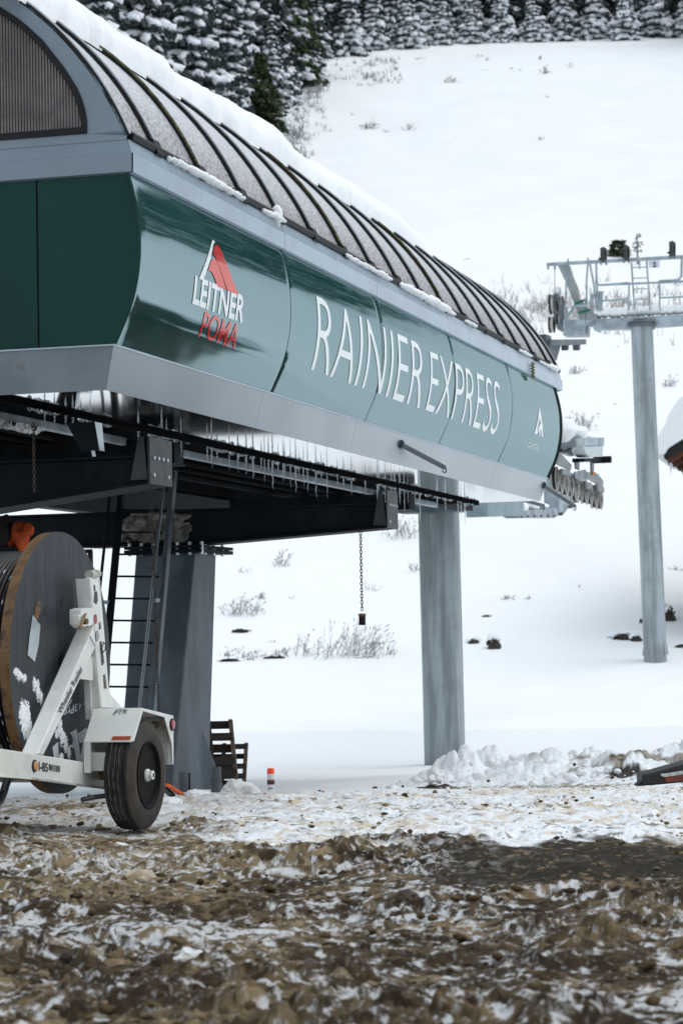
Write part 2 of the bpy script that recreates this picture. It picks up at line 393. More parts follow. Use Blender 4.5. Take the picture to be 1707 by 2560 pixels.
def ground_mesh():
    s_in = np.linspace(-.172, .172, 640); ds = s_in[1]-s_in[0]
    outs = [.172]; st = ds*2
    while outs[-1] < 12: outs.append(outs[-1]+st); st *= 1.06
    outs = np.array(outs[1:]); S = np.concatenate([-outs[::-1], s_in, outs])
    Y = [6.5]
    while Y[-1] < 31: Y.append(Y[-1]+.0105*(Y[-1]/8)**1.35)
    while Y[-1] < 36: Y.append(Y[-1]+.15)
    while Y[-1] < 70: Y.append(Y[-1]+.40)
    while Y[-1] < 260: Y.append(Y[-1]+1.2)
    while Y[-1] < 400: Y.append(Y[-1]+6)
    b = [6.4]; st = .1
    while b[-1] > -70: b.append(b[-1]-st); st *= 1.25
    nb = len(b); Y = np.array(b[::-1]+Y)
    SS, YY = np.meshgrid(S, Y); XX = SS*np.maximum(YY, 6.5)
    Z = G(XX, YY); col = np.zeros(XX.shape+(3,))+np.array([.885, .90, .905])
    col[:nb] = [.42, .41, .39]
    i0, i1 = nb, int(np.searchsorted(Y, 31)); X, Yn, Sn = XX[i0:i1], YY[i0:i1], SS[i0:i1]
    near = 1-sstep(28.5, 31, Yn); infr = sstep(.45, .22, np.abs(Sn))*near
    w1 = fb2(X*.9, Yn*.5, 1, 3)
    edge = 15.7+.45*pn2(X*.7, Yn*.2, 2)+.35*w1
    fr_ = .95*fb2(X*1.9, Yn*1.1, 51, 3)+.55*fb2(X*7, Yn*4.5, 52, 3); snowz = sstep(-.45, .45, Yn-edge+fr_)*sstep(-.3, .3, X+.95+.6*fr_)
    snowz = np.maximum(snowz, .70*sstep(-.5, .5, Yn-17.6+fr_))
    grav = sstep(.2, .9, X+.3*fr_)*sstep(12.6, 13.3, Yn+.5*fr_)*sstep(15.8, 15.0, Yn+.3*w1)
    behind = sstep(22.3, 23.6, Yn+.4*pn2(X*.9, Yn*.1, 3)+.15*w1)
    patch = sstep(-.45, .45, fb2(X*.8, Yn*.55, 4, 2))            # churned / flatter areas
    wx = X+.06*fb2(X*3, Yn*3, 5, 2); wy = Yn+.08*fb2(X*3, Yn*3, 6, 2)
    def clod(scale, dens, k, el=1.35):
        F1, F2, a, b_ = worley(wx*scale, wy*scale/el, k); r = .22+.42*a
        q_ = np.clip(1-F1/r+.22*fb2(wx*scale*1.6, wy*scale*1.4, k+50, 2), 0, 1); return np.where(b_ < dens, np.minimum(q_*1.5, .55+.45*q_)*r, 0), a, b_, F1, F2
    c1, a1, b1, _, _ = clod(4.2, .42, 1); c2, a2, b2, _, _ = clod(9.5, .55, 2); c3, a3, b3, _, _ = clod(21., .6, 3)
    rg = ridged2(wx*3.4, wy*2.2, 7, 3); sm = fb2(wx*15, wy*10, 8, 4, .6); fine = fb2(wx*55, wy*36, 9, 2)
    amp = (.35+.95*patch)
    hm = amp*(.055*c1+.046*c2+.022*rg+.011*sm)+.024*c3*(.5+.5*patch)+.003*fine
    hm = hm*(1-.72*grav)+grav*(.010*c3+.002*fine)
    hs = (.030*c1+.030*c2)*sstep(-.3, .4, fb2(X*.9, Yn*.7, 60, 2))+.010*c3+.022*fb2(wx*4.5, wy*3, 11, 5, .6)+.0015*fine
    rel = .035*fb2(X*1.1, Yn*.9, 12, 3)+(1-snowz)*hm+snowz*hs
    rel = rel*(1-behind)+behind*(.035*fb2(X*.9, Yn*.6, 13, 4))
    rut = 0.
    for off_ in (0., 1.55):
        q_ = Yn-(12.1+off_+.16*X+.12*np.sin(X*1.7)); rut = rut-np.exp(-(q_/.14)**2)*.022*(1+.5*np.sin((X*1.0)*44))+.014*np.exp(-((np.abs(q_)-.24)/.07)**2)
    rel = rel+rut*(1-behind)
    # ploughed bank on the right
    cc = 25.6+.35*np.sin(X*1.1)+.05*X; env = sstep(.35, 1.3, X)*np.exp(-((Yn-cc)/.95)**2)
    F1, F2, ra, rb = worley(X*1.5+.5*w1, Yn*1.1+.3*w1, 21); G1, G2, qa, qb = worley(X*4.2, Yn*3.2, 22); H1, H2, ta, tb_ = worley(X*12, Yn*10, 23)
    slab = ra*sstep(0., .30, F2-F1); sl2 = qa*sstep(0, .25, G2-G1); sl3 = ta*sstep(0, .25, H2-H1)
    bm = env*(.13+.050*np.minimum(X, 4.2)+.13*slab+.065*sl2+.025*sl3+.16*fb2(X*1.3, Yn*1.0, 25, 3)+.02*fb2(X*8, Yn*8, 24, 3))
    rel = rel*(1-.7*np.exp(-((X+1.35)/.45)**2-((Yn-17.2)/.6)**2))-.045*np.exp(-((X+1.35)/.5)**2-((Yn-17.2)/.7)**2)
    Z[i0:i1] += rel*near*(infr*.9+.1)+bm
    # ---- albedo
    mudD = np.array([.029, .020, .012]); mudM = np.array([.100, .071, .041]); mudL = np.array([.225, .160, .090]); tan = np.array([.53, .40, .235]); snc = np.array([.86, .885, .91]); grv = np.array([.034, .029, .021])
    def L(a, b, k): return a+(b-a)*k[..., None]
    m1 = np.clip(.5+.9*fb2(wx*2.2, wy*1.4, 31, 4), 0, 1); m2 = np.clip(.5+1.1*fb2(wx*16, wy*11, 32, 3), 0, 1)
    mud = L(np.broadcast_to(mudD, X.shape+(3,)), mudM, np.clip(.25+.6*m1*m2+.3*(m2-.5), 0, 1)); mud = L(mud, mudL, sstep(.55, 1., m1)*m2*.6)
    tl = sstep(.0, .6, fb2(X*1.2, Yn*.8, 33, 3)+.9*sstep(.2, -.9, X)*sstep(11.5, 13.8, Yn)-.05)
    mud = L(mud, tan*.60, tl*.70*(1-grav)*(.25+.75*m2)*(.5+.5*sstep(11, 13.5, Yn)))
    mud = L(mud, tan*.8, (c2 > 0)*(b2 < .05)*.35*(1-grav)); mud = L(mud, mudD*.8, (c2 > 0)*(b2 > .36)*.7); mud = L(mud, tan*.7, (c1 > 0)*(b1 < .04)*.3)
    mud = L(mud, grv, grav*.93); mud = L(mud, mudL*.8, grav*(c3 > 0)*(b3 < .10))
    pat = fb2(X*.9, Yn*.7, 34, 3)
    dn = .85*fb2(wx*10, wy*8, 35, 6, .66)+.55*pat-.6*c2-.16*rg-.02+.03*sstep(13, 10, Yn)
    dust = sstep(.10, .38, dn)*(.80-.14*m2)
    mud = L(mud, tan*.35+snc*.38, .42*sstep(-.22, .35, dn)*(1-.93*grav)); mud = L(mud, snc*.80, dust*.92*(1-.93*grav))
    mud = L(mud, snc*.80, sstep(.55, .75, fb2(wx*26, wy*20, 36, 3))*.6*(1-grav)*(.4+.6*sstep(-.3, .3, pat)))
    sl = sstep(-.05, .60, .8*fb2(wx*6.0, wy*4.0, 37, 6, .62)+.50*fb2(X*.8, Yn*.7, 38, 2)+.12*sstep(.5, 2.5, X)-.06)
    sn = L(np.broadcast_to(snc, X.shape+(3,)), tan*1.18, .62*sl); sn = L(sn, tan*1.2, (c2 > .02)*(b2 < .10)*.5)
    sn = L(sn, mudM, .75*sstep(.50, .75, fb2(wx*7, wy*5.5, 39, 5, .6)+.35*fb2(X*.9, Yn*.7, 40, 2)))
    c = L(mud, sn, snowz)
    bd = sstep(.08, .42, fb2(X*2.6, Yn*3.4, 41, 4)+.14*(X-2.2)-.25*sl2)*sstep(.03, .15, bm)*sstep(1.4, 2.6, X)*sstep(26.2, 25.2, Yn-.05*X)
    bcol = L(np.broadcast_to(snc*1.02, X.shape+(3,)), mudL*.9, .75*bd); bcol = L(bcol, mudM, bd*sstep(.1, .5, fb2(X*9, Yn*9, 42, 3)))
    c = L(c, np.array([.885, .90, .905]), behind); c = L(c, bcol, sstep(.01, .05, bm))
    for (ex_, ey_, rx_, ry_) in ((.93, 24.75, .20, .22), (1.12, 24.45, .10, .12), (2.86, 24.85, .17, .16), (-.72, 22.3, .14, .18)):
        k = sstep(.25, -.15, ((X-ex_)/rx_)**2+((Yn-ey_)/ry_)**2-1+.9*fb2(X*6, Yn*5, 43, 4)); c = L(c, mudD*.9, k*.95)
    out = sstep(.26, .8, np.abs(Sn))*(Yn < 40); c = L(c, np.array([.60, .60, .59]), out*(1-sstep(13, 16, Yn))); c = L(c, np.array([.84, .86, .88]), out*sstep(13, 16, Yn))
    col[i0:i1] = c
    yb = int(np.searchsorted(Y, 46))
    def part(name, i0, i1, m, lab):
        VV = np.stack([XX[i0:i1], YY[i0:i1], Z[i0:i1]], -1); r, c = VV.shape[:2]
        idx = np.arange(r*c).reshape(r, c)
        F = np.stack([idx[:-1, :-1], idx[:-1, 1:], idx[1:, 1:], idx[1:, :-1]], -1).reshape(-1, 4)
        me = fast_mesh(name, VV.reshape(-1, 3), F, [m])
        if name == 'ground':
            ca = me.color_attributes.new('albedo', 'FLOAT_COLOR', 'POINT')
            cc = np.concatenate([col[i0:i1].reshape(-1, 3), np.ones((r*c, 1))], 1).astype(np.float32)
            ca.data.foreach_set('color', cc.ravel())
        o = bpy.data.objects.new(name, me); COL.objects.link(o); tag(o, kind='structure', label=lab)
    gm = bpy.data.materials.new('muddy_snow'); gm.use_nodes = True; nt = gm.node_tree; b = nt.nodes['Principled BSDF']
    at = nt.nodes.new('ShaderNodeAttribute'); at.attribute_name = 'albedo'
    nz = nt.nodes.new('ShaderNodeTexNoise'); nz.inputs['Scale'].default_value = 60; nz.inputs['Detail'].default_value = 6; nz.inputs['Roughness'].default_value = .7
    tcn = nt.nodes.new('ShaderNodeTexCoord'); nt.links.new(tcn.outputs['Object'], nz.inputs['Vector'])
    mr = nt.nodes.new('ShaderNodeMapRange'); mr.inputs['From Min'].default_value = .3; mr.inputs['From Max'].default_value = .7
    mr.inputs['To Min'].default_value = .80; mr.inputs['To Max'].default_value = 1.10
    nt.links.new(nz.outputs['Fac'], mr.inputs['Value'])
    vm = nt.nodes.new('ShaderNodeVectorMath'); vm.operation = 'SCALE'
    nt.links.new(at.outputs['Color'], vm.inputs[0]); nt.links.new(mr.outputs[0], vm.inputs['Scale']); nt.links.new(vm.outputs[0], b.inputs['Base Color'])
    b.inputs['Roughness'].default_value = .8; b.inputs['Specular IOR Level'].default_value = .06
    bp = nt.nodes.new('ShaderNodeBump'); bp.inputs['Distance'].default_value = .005; nt.links.new(nz.outputs['Fac'], bp.inputs['Height']); nt.links.new(bp.outputs[0], b.inputs['Normal'])
    hm_ = mat('hill_snow', (.885, .90, .905), rough=.8, col2=(.915, .93, .935), vscale=.25, bump=.05, bscale=.8, spec=.2)
    part('ground', 0, yb+1, gm, 'churned mud and dirty snow yard running into smooth snow')
    part('snowy_hillside', yb, len(Y), hm_, 'smooth white ski slope rising to the tree line')
def ridged2(x, y, k=0, o=3):
    s = 0; a = 1.
    for i in range(o): s = s+a*(1-2*np.abs(pn2(x*2**i, y*2**i, k+i))); a *= .5
    return s
ground_mesh()

# clods and snow chunks: nobody could count them
def clods():
    mud = MB(); n = 0
    MM = [mat('clod_mud', (.075, .050, .026), rough=.8, spec=.1, var=.45, vscale=14, bump=.004, bscale=50),
          mat('clod_tan', (.24, .18, .115), rough=.75, spec=.1, var=.3, vscale=12, bump=.004, bscale=50),
          mat('clod_snow', (.80, .81, .81), rough=.75, var=.08, vscale=9, bump=.004, bscale=50),
          mat('clod_stone', (.14, .13, .12), rough=.6, spec=.1, var=.3, vscale=9)]
    V1, F1 = ICO2; Vs = []; Fs = []; Ms = []; off = 0; VAR = []
    for q_ in range(24):
        sd = q_*7.31; n_ = 1+.55*fbm(V1[:, 0]*1.2+sd, V1[:, 1]*1.2-sd, V1[:, 2]*1.2, o=3)+.20*ridged(V1[:, 0]*2+sd, V1[:, 1]*2, V1[:, 2]*2, o=2); VAR.append(V1*n_[:, None])
    for k in range(1500):
        Y = 7.8+16.*random.random()**1.25; s = random.uniform(-.165, .165); X = s*Y
        r = .005+.018*random.random()**3.5+(.014*random.random() if random.random() < .02 else 0)
        sz = Y > 16.1+.5*math.sin(X*2) and X > -1.2
        if .5 < X < 2.6 and 13 < Y < 15.6: mi = 3 if random.random() < .5 else 0; r *= .55
        elif sz: mi = random.choice([1, 2, 2, 2, 1, 0]); r *= .85
        elif Y > 13.5 and X < -.6: mi = random.choice([1, 1, 0, 2])
        else: mi = random.choice([0, 0, 0, 0, 0, 1])
        if mi == 2 and not sz: r *= .7
        rr = r*np.array([random.uniform(.8, 1.6), random.uniform(.8, 1.5), random.uniform(.5, .9)])
        a = random.random()*6.28; ca, sa = math.cos(a), math.sin(a)
        P = VAR[k % 24]*rr; P = np.stack([P[:, 0]*ca-P[:, 1]*sa, P[:, 0]*sa+P[:, 1]*ca, P[:, 2]], 1)
        Vs.append(P+[X, Y, float(G(X, Y))+.02+.1*r]); Fs.append(F1+off); Ms += [mi]*len(F1); off += len(V1)
    for k in range(330):
        X = random.uniform(.3, 4.4); Y = random.choice([random.gauss(24.6, .3), random.gauss(25.6+.05*X, .5)]); r = .006+.040*random.random()**3.5
        P = VAR[k % 24]*r*np.array([random.uniform(.8, 1.5), random.uniform(.8, 1.5), random.uniform(.6, 1.)]); env = math.exp(-((Y-25.6-.05*X)/.95)**2)*min(1, max(0, (X-.35)/.9))
        Vs.append(P+[X, Y, float(G(X, Y))+env*(.20+.05*min(X, 4.2))+r*.3]); Fs.append(F1+off); Ms += [2 if random.random() < .93 else 0]*len(F1); off += len(V1)
    me = fast_mesh('mud_clods', np.vstack(Vs), np.vstack(Fs), MM, Ms)
    o = bpy.data.objects.new('mud_clods', me); COL.objects.link(o)
    tag(o, 'loose clods of mud and chunks of dirty snow scattered over the yard', 'rubble', kind='stuff')
clods()

# ================================================================== TERMINAL
T0, T1 = 16.382, 33.60
AC, ZC, RR = -8.6024, 4.06, 2.612
def mir(a): return 2*AC-a
root = empty('lift_terminal', W(25, AC, -.3), 'green and silver chairlift terminal lettered RAINIER EXPRESS standing on steel legs', 'ski lift')
gz = np.array([3.515, 3.63, 3.747, 3.889, 4.02, 4.157, 4.27, 4.375, 4.46, 4.539, 4.668, 4.785])
ga = np.array([-6.300, -6.243, -6.188, -6.140, -6.112, -6.095, -6.092, -6.096, -6.104, -6.116, -6.145, -6.178])
_gzf = np.linspace(gz[0], gz[-1], 200); _gaf = np.convolve(np.pad(np.interp(_gzf, gz, ga), 12, mode='reflect', reflect_type='odd'), np.hanning(25)/np.hanning(25).sum(), mode='valid')
def aG(z): return np.interp(z, _gzf, _gaf)
seams = [T0, 20.16, 23.35, 26.55, 29.77, 33.03, T1]
seams = [T0, 20.16, 23.32, 26.54, 29.77, 33.10]
TE = 33.10
def green_panel(t0, t1, mirror=False):
    mb = MB(); zs = np.linspace(3.515, 4.785, 72); ts = np.linspace(t0+.008, t1-.008, 64)
    TT, ZZ = np.meshgrid(ts, zs)
    A = aG(ZZ)+.0018*pn(TT*.9, ZZ*3.2, 2.)+.0009*pn(TT*2.2, ZZ*7, 5.)+.00035*pn(TT*.7, ZZ*24, 7.)
    A = A-.006*np.exp(-((TT-t0)/.02)**2)-.006*np.exp(-((t1-TT)/.02)**2)
    if mirror: A = mir(A)
    mb.grid(TT[..., None]*u+A[..., None]*v+ZZ[..., None]*zz, flip=mirror)
    return mb
for i in range(5):
    build('side_panel', green_panel(seams[i], seams[i+1]), GREEN, root, smooth=True, autos=0)
for (x, y) in ((T0, 22), (22, 28), (28, TE)):
    build('side_panel', green_panel(x, y, True), GREEN, root, smooth=True, autos=0)
# dark backing behind panel joints
mb = MB()
for f in (lambda a: a, mir):
    zs = np.linspace(3.5, 4.79, 12)
    Gd = np.array([[W(t, f(aG(z)-.02), z) for t in np.linspace(T0+.01, TE, 3)] for z in zs]); mb.grid(Gd, flip=(f is mir))
build('backing', mb, BLACK, root)
# end panels (flat green)
def endpoly(a_hi_fn, a0, t, zlo, zhi, n=16):
    pass
def end_face(t, sgn):
    zs = np.linspace(3.515, 4.785, 26)
    cuts = [None, -6.905, -8.6, mir(-6.905), None]
    for k in range(4):
        mb = MB(); R_, L_ = cuts[k], cuts[k+1]
        row = []
        for z in zs:
            ar = (aG(z)-.012) if R_ is None else R_-.008
            al = (mir(aG(z))+.012) if L_ is None else L_+.008
            row.append([W(t, ar, z), W(t, al, z)])
        mb.grid(np.array(row), flip=(sgn < 0))
        row2 = [[q[0]+u*.02*sgn, q[1]+u*.02*sgn] for q in row]
        build('end_panel', mb, GREENF, root)
end_face(T0, -1); end_face(TE, 1)
mb = MB()   # edge trim following the curved profile at the near corner, and dark joints behind the end panels
pr = [W(T0-.004, aG(z)-.006, z) for z in np.linspace(3.52, 4.78, 30)]
mb.tube(pr, .011, 6); build('corner_trim', mb, GREENF, root, smooth=True)
mb = MB(); mb.tbox(T0+.012, T0+.02, mir(-6.32), -6.32, 3.5, 4.8); mb.tbox(TE-.03, TE-.012, mir(-6.32), -6.32, 3.5, 4.8)
build('backing', mb, BLACK, root)
mb = MB(); pr = [W(TE+.01, aG(z)+.0, z) for z in np.linspace(3.50, 4.80, 30)]
mb.tube(pr, .022, 6); build('corner_trim', mb, BLACK, root, smooth=True)

# silver band: long sides + ends with a crease
bprof = [(.0, 4.775), (.028, 4.785), (.030, 4.925), (.012, 4.932), (-.004, 5.028), (-.03, 5.032)]
def band(fn, ts):
    return np.array([[W(t, fn(-6.172+d), z) for t in ts] for d, z in bprof])
mb = MB(); segs = [T0, 20.16, 23.32, 26.54, 29.77, TE+.45]
for i in range(5):
    mb.grid(band(lambda a: a, np.array([segs[i]+(.0 if i == 0 else .003), segs[i+1]-.003])))
    mb.grid(band(mir, np.array([segs[i], segs[i+1]-.003])), flip=True)
build('silver_band', mb, SILVER, root)
mb = MB()
E_ = np.array([[W(T0-d, a, z) for a in (mir(-6.172+d), -6.172+d)] for d, z in bprof]); mb.grid(E_)
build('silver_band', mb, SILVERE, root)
mb = MB()
E_ = np.array([[W(TE+.45+d*.2, a, z) for a in (mir(-6.172+d), -6.172+d)] for d, z in bprof]); mb.grid(E_, flip=True)
mb.tbox(TE, TE+.44, mir(-6.2), -6.2, 4.78, 4.80)
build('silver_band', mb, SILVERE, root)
# skirt
def skirt(tt0, tt1, fn, flip, w0=0., w1=0.):
    mb = MB(); ts = np.linspace(tt0, tt1, 14); zs = np.linspace(3.19, 3.51, 5); rows = []
    for z in zs:
        k = (z-3.19)/.32; rows.append([W(t+(w0*k if i == 0 else 0)+(w1*k if i == 13 else 0), fn(-6.389+.088*k+.0012*float(pn(t*.8, z*5, 1.))), z) for i, t in enumerate(ts)])
    mb.grid(np.array(rows), flip=flip); return mb
sk = [T0+.02, 19.967, 23.06, 26.3, 29.6, TE-.12]
for i in range(5):
    build('skirt', skirt(sk[i]+.002, sk[i+1]-.002, lambda a: a, False, -.06 if i == 0 else 0, .10 if i == 4 else 0), SKIRT, root, smooth=True, autos=0)
build('skirt', skirt(sk[0], sk[-1], mir, True), SKIRT, root, smooth=True, autos=0)
mb = MB(); mb.grid(np.array([[W(T0+.02-.06*k, a_, 3.19+.32*k) for a_ in (mir(-6.389+.088*k), -6.389+.088*k)] for k in (0, 1)]))
build('skirt', mb, mat('skirt_end', (.20, .235, .265), rough=.4, metal=.4, var=.12, vscale=1.5, wear=((.12, .10, .07), 2.2, .60, .78)), root, label='end skirt with a rusty brown stain')
mb = MB(); mb.grid(np.array([[W(TE-.12+.10*k, a_, 3.19+.32*k) for a_ in (mir(-6.389+.088*k), -6.389+.088*k)] for k in (0, 1)]), flip=True)
build('skirt', mb, SKIRT, root)
mb = MB()   # bright folded lip between skirt and green panels
mb.tbox(T0-.05, TE, -6.312, -6.285, 3.505, 3.517); mb.tbox(T0-.055, T0-.035, mir(-6.30), -6.285, 3.506, 3.517)
build('lip', mb, SILVER, root)
# soffit
mb = MB(); 
for i in range(5):
    mb.tbox(sk[i]+(.0 if i == 0 else .004), sk[i+1]-.004, -7.255, -6.40, 3.192, 3.20)
    mb.tbox(sk[i], sk[i+1]-.004, mir(-6.40), mir(-7.255), 3.192, 3.20)
build('soffit', mb, SOFFIT, root)
mb = MB()
for a_ in (-7.255, mir(-7.255)):
    s_ = 1 if a_ > AC else -1
    mb.tbox(T0+.03, TE-.15, a_-s_*.035, a_-s_*.001, 3.158, 3.205)
build('soffit_edge', mb, mat('lip_black', (.003, .003, .0035), rough=1., spec=.03), root)
mb = MB(); mb.tbox(T0+.3, TE-.2, mir(-7.31), -7.31, 3.72, 3.74)
mb.tbox(T0+.05, TE-.2, -7.33, -7.312, 3.2, 3.73); mb.tbox(T0+.05, TE-.2, mir(-7.312), mir(-7.33), 3.2, 3.73)
build('inner_lining', mb, DARKIN, root)

# arch end wall with window
oth = np.radians(np.linspace(67.6, -67.6, 61))
outer = [(AC+RR*math.sin(q), ZC+RR*math.cos(q)) for q in oth]
wr = [(-6.500, 5.095), (-6.498, 5.222), (-6.552, 5.406), (-6.667, 5.594), (-6.839, 5.819), (-7.011, 5.985), (-7.183, 6.106), (-7.42, 6.22), (-7.75, 6.32), (-8.15, 6.375), (-8.6024, 6.39)]
wl = [(mir(a), z) for a, z in wr[::-1]][1:]
def resample(P, n):
    P = np.array(P); d = np.r_[0, np.cumsum(np.hypot(*np.diff(P, axis=0).T))]; s = np.linspace(0, d[-1], n)
    return np.c_[np.interp(s, d, P[:, 0]), np.interp(s, d, P[:, 1])]
inner = resample(wr+wl, 61)
for t_, fl in ((T0, False), (TE+.40, True)):
    mb = MB()
    mb.grid(np.array([[W(t_, a, z) for a, z in outer], [W(t_, a, z) for a, z in inner]]), flip=not fl)
    mb.grid(np.array([[W(t_, a, 5.028) for a in (-6.19, mir(-6.19))], [W(t_, a, 5.0945) for a in (-6.19, mir(-6.19))]]), flip=not fl)
    mb.grid(np.array([[W(t_, a, z) for a, z in inner], [W(t_+(.06 if not fl else -.06), a, z) for a, z in inner]]), flip=not fl)
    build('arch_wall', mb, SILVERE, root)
def inset(P, d):
    P = np.array(P); c = np.array([AC, 5.5]); out = []
    for i in range(len(P)):
        tn = P[min(i+1, len(P)-1)]-P[max(i-1, 0)]; n_ = np.array([tn[1], -tn[0]]); n_ /= np.linalg.norm(n_)
        if n_@(c-P[i]) < 0: n_ = -n_
        out.append(P[i]+n_*d)
    return out
for t_, s_ in ((T0, 1), (TE+.40, -1)):
    fr = MB(); A_ = [p for p in inner]; B_ = inset(inner, .048)
    B_[0] = np.array([-6.545, 5.145]); B_[-1] = np.array([mir(-6.545), 5.145])
    B_ = [np.array([np.clip(p[0], mir(-6.545), -6.545), max(p[1], 5.145)]) for p in B_]
    f0 = [W(t_-s_*.012, a, z) for a, z in A_]+[W(t_-s_*.012, *A_[0])]; f1 = [W(t_-s_*.012, a, z) for a, z in B_]+[W(t_-s_*.012, *B_[0])]
    g1 = [W(t_+s_*.04, a, z) for a, z in B_]+[W(t_+s_*.04, *B_[0])]; g0 = [W(t_+s_*.002, a, z) for a, z in A_]+[W(t_+s_*.002, *A_[0])]
    fr.grid(np.array([g0, f0, f1, g1]), flip=(s_ < 0))
    wn = MB(); wn.grid(np.array([[W(t_+s_*.03, a, z) for a, z in B_], [W(t_+s_*.03, a, 5.14) for a, z in B_]]), flip=(s_ > 0))
    wo = build('window', wn, WINDOWM, root)
    build('window_frame', fr, BLACK, wo)
    rb = MB(); a = -6.56
    zi = [p for p in B_]
    aa = np.array([p[0] for p in zi])[::-1]; zt = np.array([p[1] for p in zi])[::-1]
    while a > mir(-6.56):
        top = float(np.interp(a, aa, zt))-.004
        if top > 5.16: rb.tbox(t_+s_*.018, t_+s_*.028, a-.004, a+.004, 5.146, top)
        a -= .024
    build('window_ribs', rb, WINDOWR, wo)

# roof glazing bays + ribs
ribt = [16.99+1.0555*i for i in range(16)]
edges = [T0]+ribt+[TE+.42]
TH = np.radians(np.linspace(67.4, -67.4, 49))
def roofP(t, th, r=0.): return W(t, AC+(RR+r)*math.sin(th), ZC+(RR+r)*math.cos(th))
for i in range(len(edges)-1):
    mb = MB(); ts = np.linspace(edges[i], edges[i+1], 5)
    mb.grid(np.array([[roofP(t, th, -.012-.0*abs(j-2)) for th in TH] for j, t in enumerate(ts)]), flip=False)
    build('roof_panel', mb, FROSTED, root, smooth=True, autos=0)
def strip(mb, t0, t1, r0, r1, mi):
    a = np.array([[roofP(t0, th, r0) for th in TH], [roofP(t0, th, r1) for th in TH], [roofP(t1, th, r1) for th in TH], [roofP(t1, th, r0) for th in TH]])
    mb.grid(a, mi, flip=False)
for i, t in enumerate([T0+.02]+ribt+[TE+.40]):
    mb = MB(); w = .035 if 0 < i < 17 else .02
    strip(mb, t-w, t-w*.48, -.015, .018, 0); strip(mb, t+w*.48, t+w, -.015, .018, 0); strip(mb, t-w*.46, t+w*.46, -.015, .030, 1)
    if 0 < i < 17:
        for s_ in (1,):
            th = TH[0]; P = roofP(t, D2R(67.0)); d = roofP(t, D2R(68.6))-roofP(t, D2R(66.6)); d /= np.linalg.norm(d)
            mb.bar(P-d*.05, P+d*.07, .15, .07, up=W(0, 1, .3), mi=0)
    build('rib', mb, [BLACK, mat('rib_metal', (.50, .53, .56), rough=.35, metal=.7)], root)
mb = MB()
for fn in (lambda a: a, mir):
    s_ = 1 if fn(0) == 0 else -1
    p = [(-6.158, 5.034), (-6.150, 5.075), (-6.175, 5.10), (-6.21, 5.06), (-6.21, 5.03)]
    mb.prism([W(T0+.05, fn(a), z) for a, z in p], u*(TE+.40-T0-.05))
build('gutter_rail', mb, BLACK, root)

# lettering on the curved side
def decal(mb, V, F, t0, t1, z0, z1, mi=0, off=.004):
    mb.add([W(t0+(t1-t0)*p[0], float(aG(z0+(z1-z0)*p[1]))+off, z0+(z1-z0)*p[1]) for p in V], F, mi)
V_, F_ = text2d('RAINIER', -.012, slices=16); mb = MB(); decal(mb, V_, F_, 20.98, 25.10, 3.80, 4.48); build('lettering', mb, WHITEL, root)
V_, F_ = text2d('EXPRESS', -.012, slices=16); mb = MB(); decal(mb, V_, F_, 25.36, 29.0, 3.80, 4.455); build('lettering', mb, WHITEL, root)
V_, F_ = text2d('LEITNER', .028, slices=8); mb = MB(); decal(mb, V_, F_, 17.58, 18.84, 3.965, 4.185); build('lettering', mb, WHITEL, root)
V_, F_ = text2d('POMA', .006, slices=8); mb = MB(); decal(mb, V_, F_, 17.90, 18.81, 3.745, 3.945); build('lettering', mb, REDL, root)
V_, F_ = text2d('CRYSTAL', 0., slices=4); mb = MB(); decal(mb, V_, F_, 31.02, 31.75, 3.80, 3.87); build('lettering', mb, WHITEL, root)
def pxdecal(pts, m, name='logo'):
    q = []
    for x, y in pts:
        a = -6.11
        for _ in range(4):
            t, z = onA(x, y, a); a = float(aG(z))
        q.append((t, z))
    V, F = poly2d(q, [3.6+.06*k for k in range(20)])
    mb = MB(); mb.add([W(p[0], float(aG(p[1]))+.0042, p[1]) for p in V], F, 0); build(name, mb, m, root)
def cz(x, y): return (300+x*.2551, 540+y*.2551)
pxdecal([cz(*p) for p in [(903, 230), (915, 238), (930, 258), (914, 262), (905, 300), (880, 430), (850, 520), (808, 628), (770, 612), (808, 520), (842, 430), (868, 350), (892, 262)]], WHITEL)
pxdecal([cz(*p) for p in [(920, 300), (928, 285), (945, 279), (962, 290), (975, 308), (1022, 420), (1090, 600), (1157, 773), (1048, 731), (1010, 610), (965, 480), (932, 400), (918, 384), (905, 378)]], REDL)
pxdecal([cz(*p) for p in [(858, 538), (880, 460), (893, 425), (910, 414), (932, 420), (952, 455), (985, 550), (1036, 722), (950, 690), (925, 610), (900, 555), (880, 536), (868, 534)]], REDL)
def c5(x, y): return (1250+x*.29753, 580+y*.29753)
pxdecal([c5(*p) for p in [(326, 1465), (347, 1580), (330, 1600), (326, 1545), (306, 1680), (330, 1620), (347, 1580), (355, 1640), (354, 1722), (343, 1718), (342, 1650), (330, 1712), (322, 1705), (326, 1655), (306, 1702), (284, 1693)]], WHITEL)

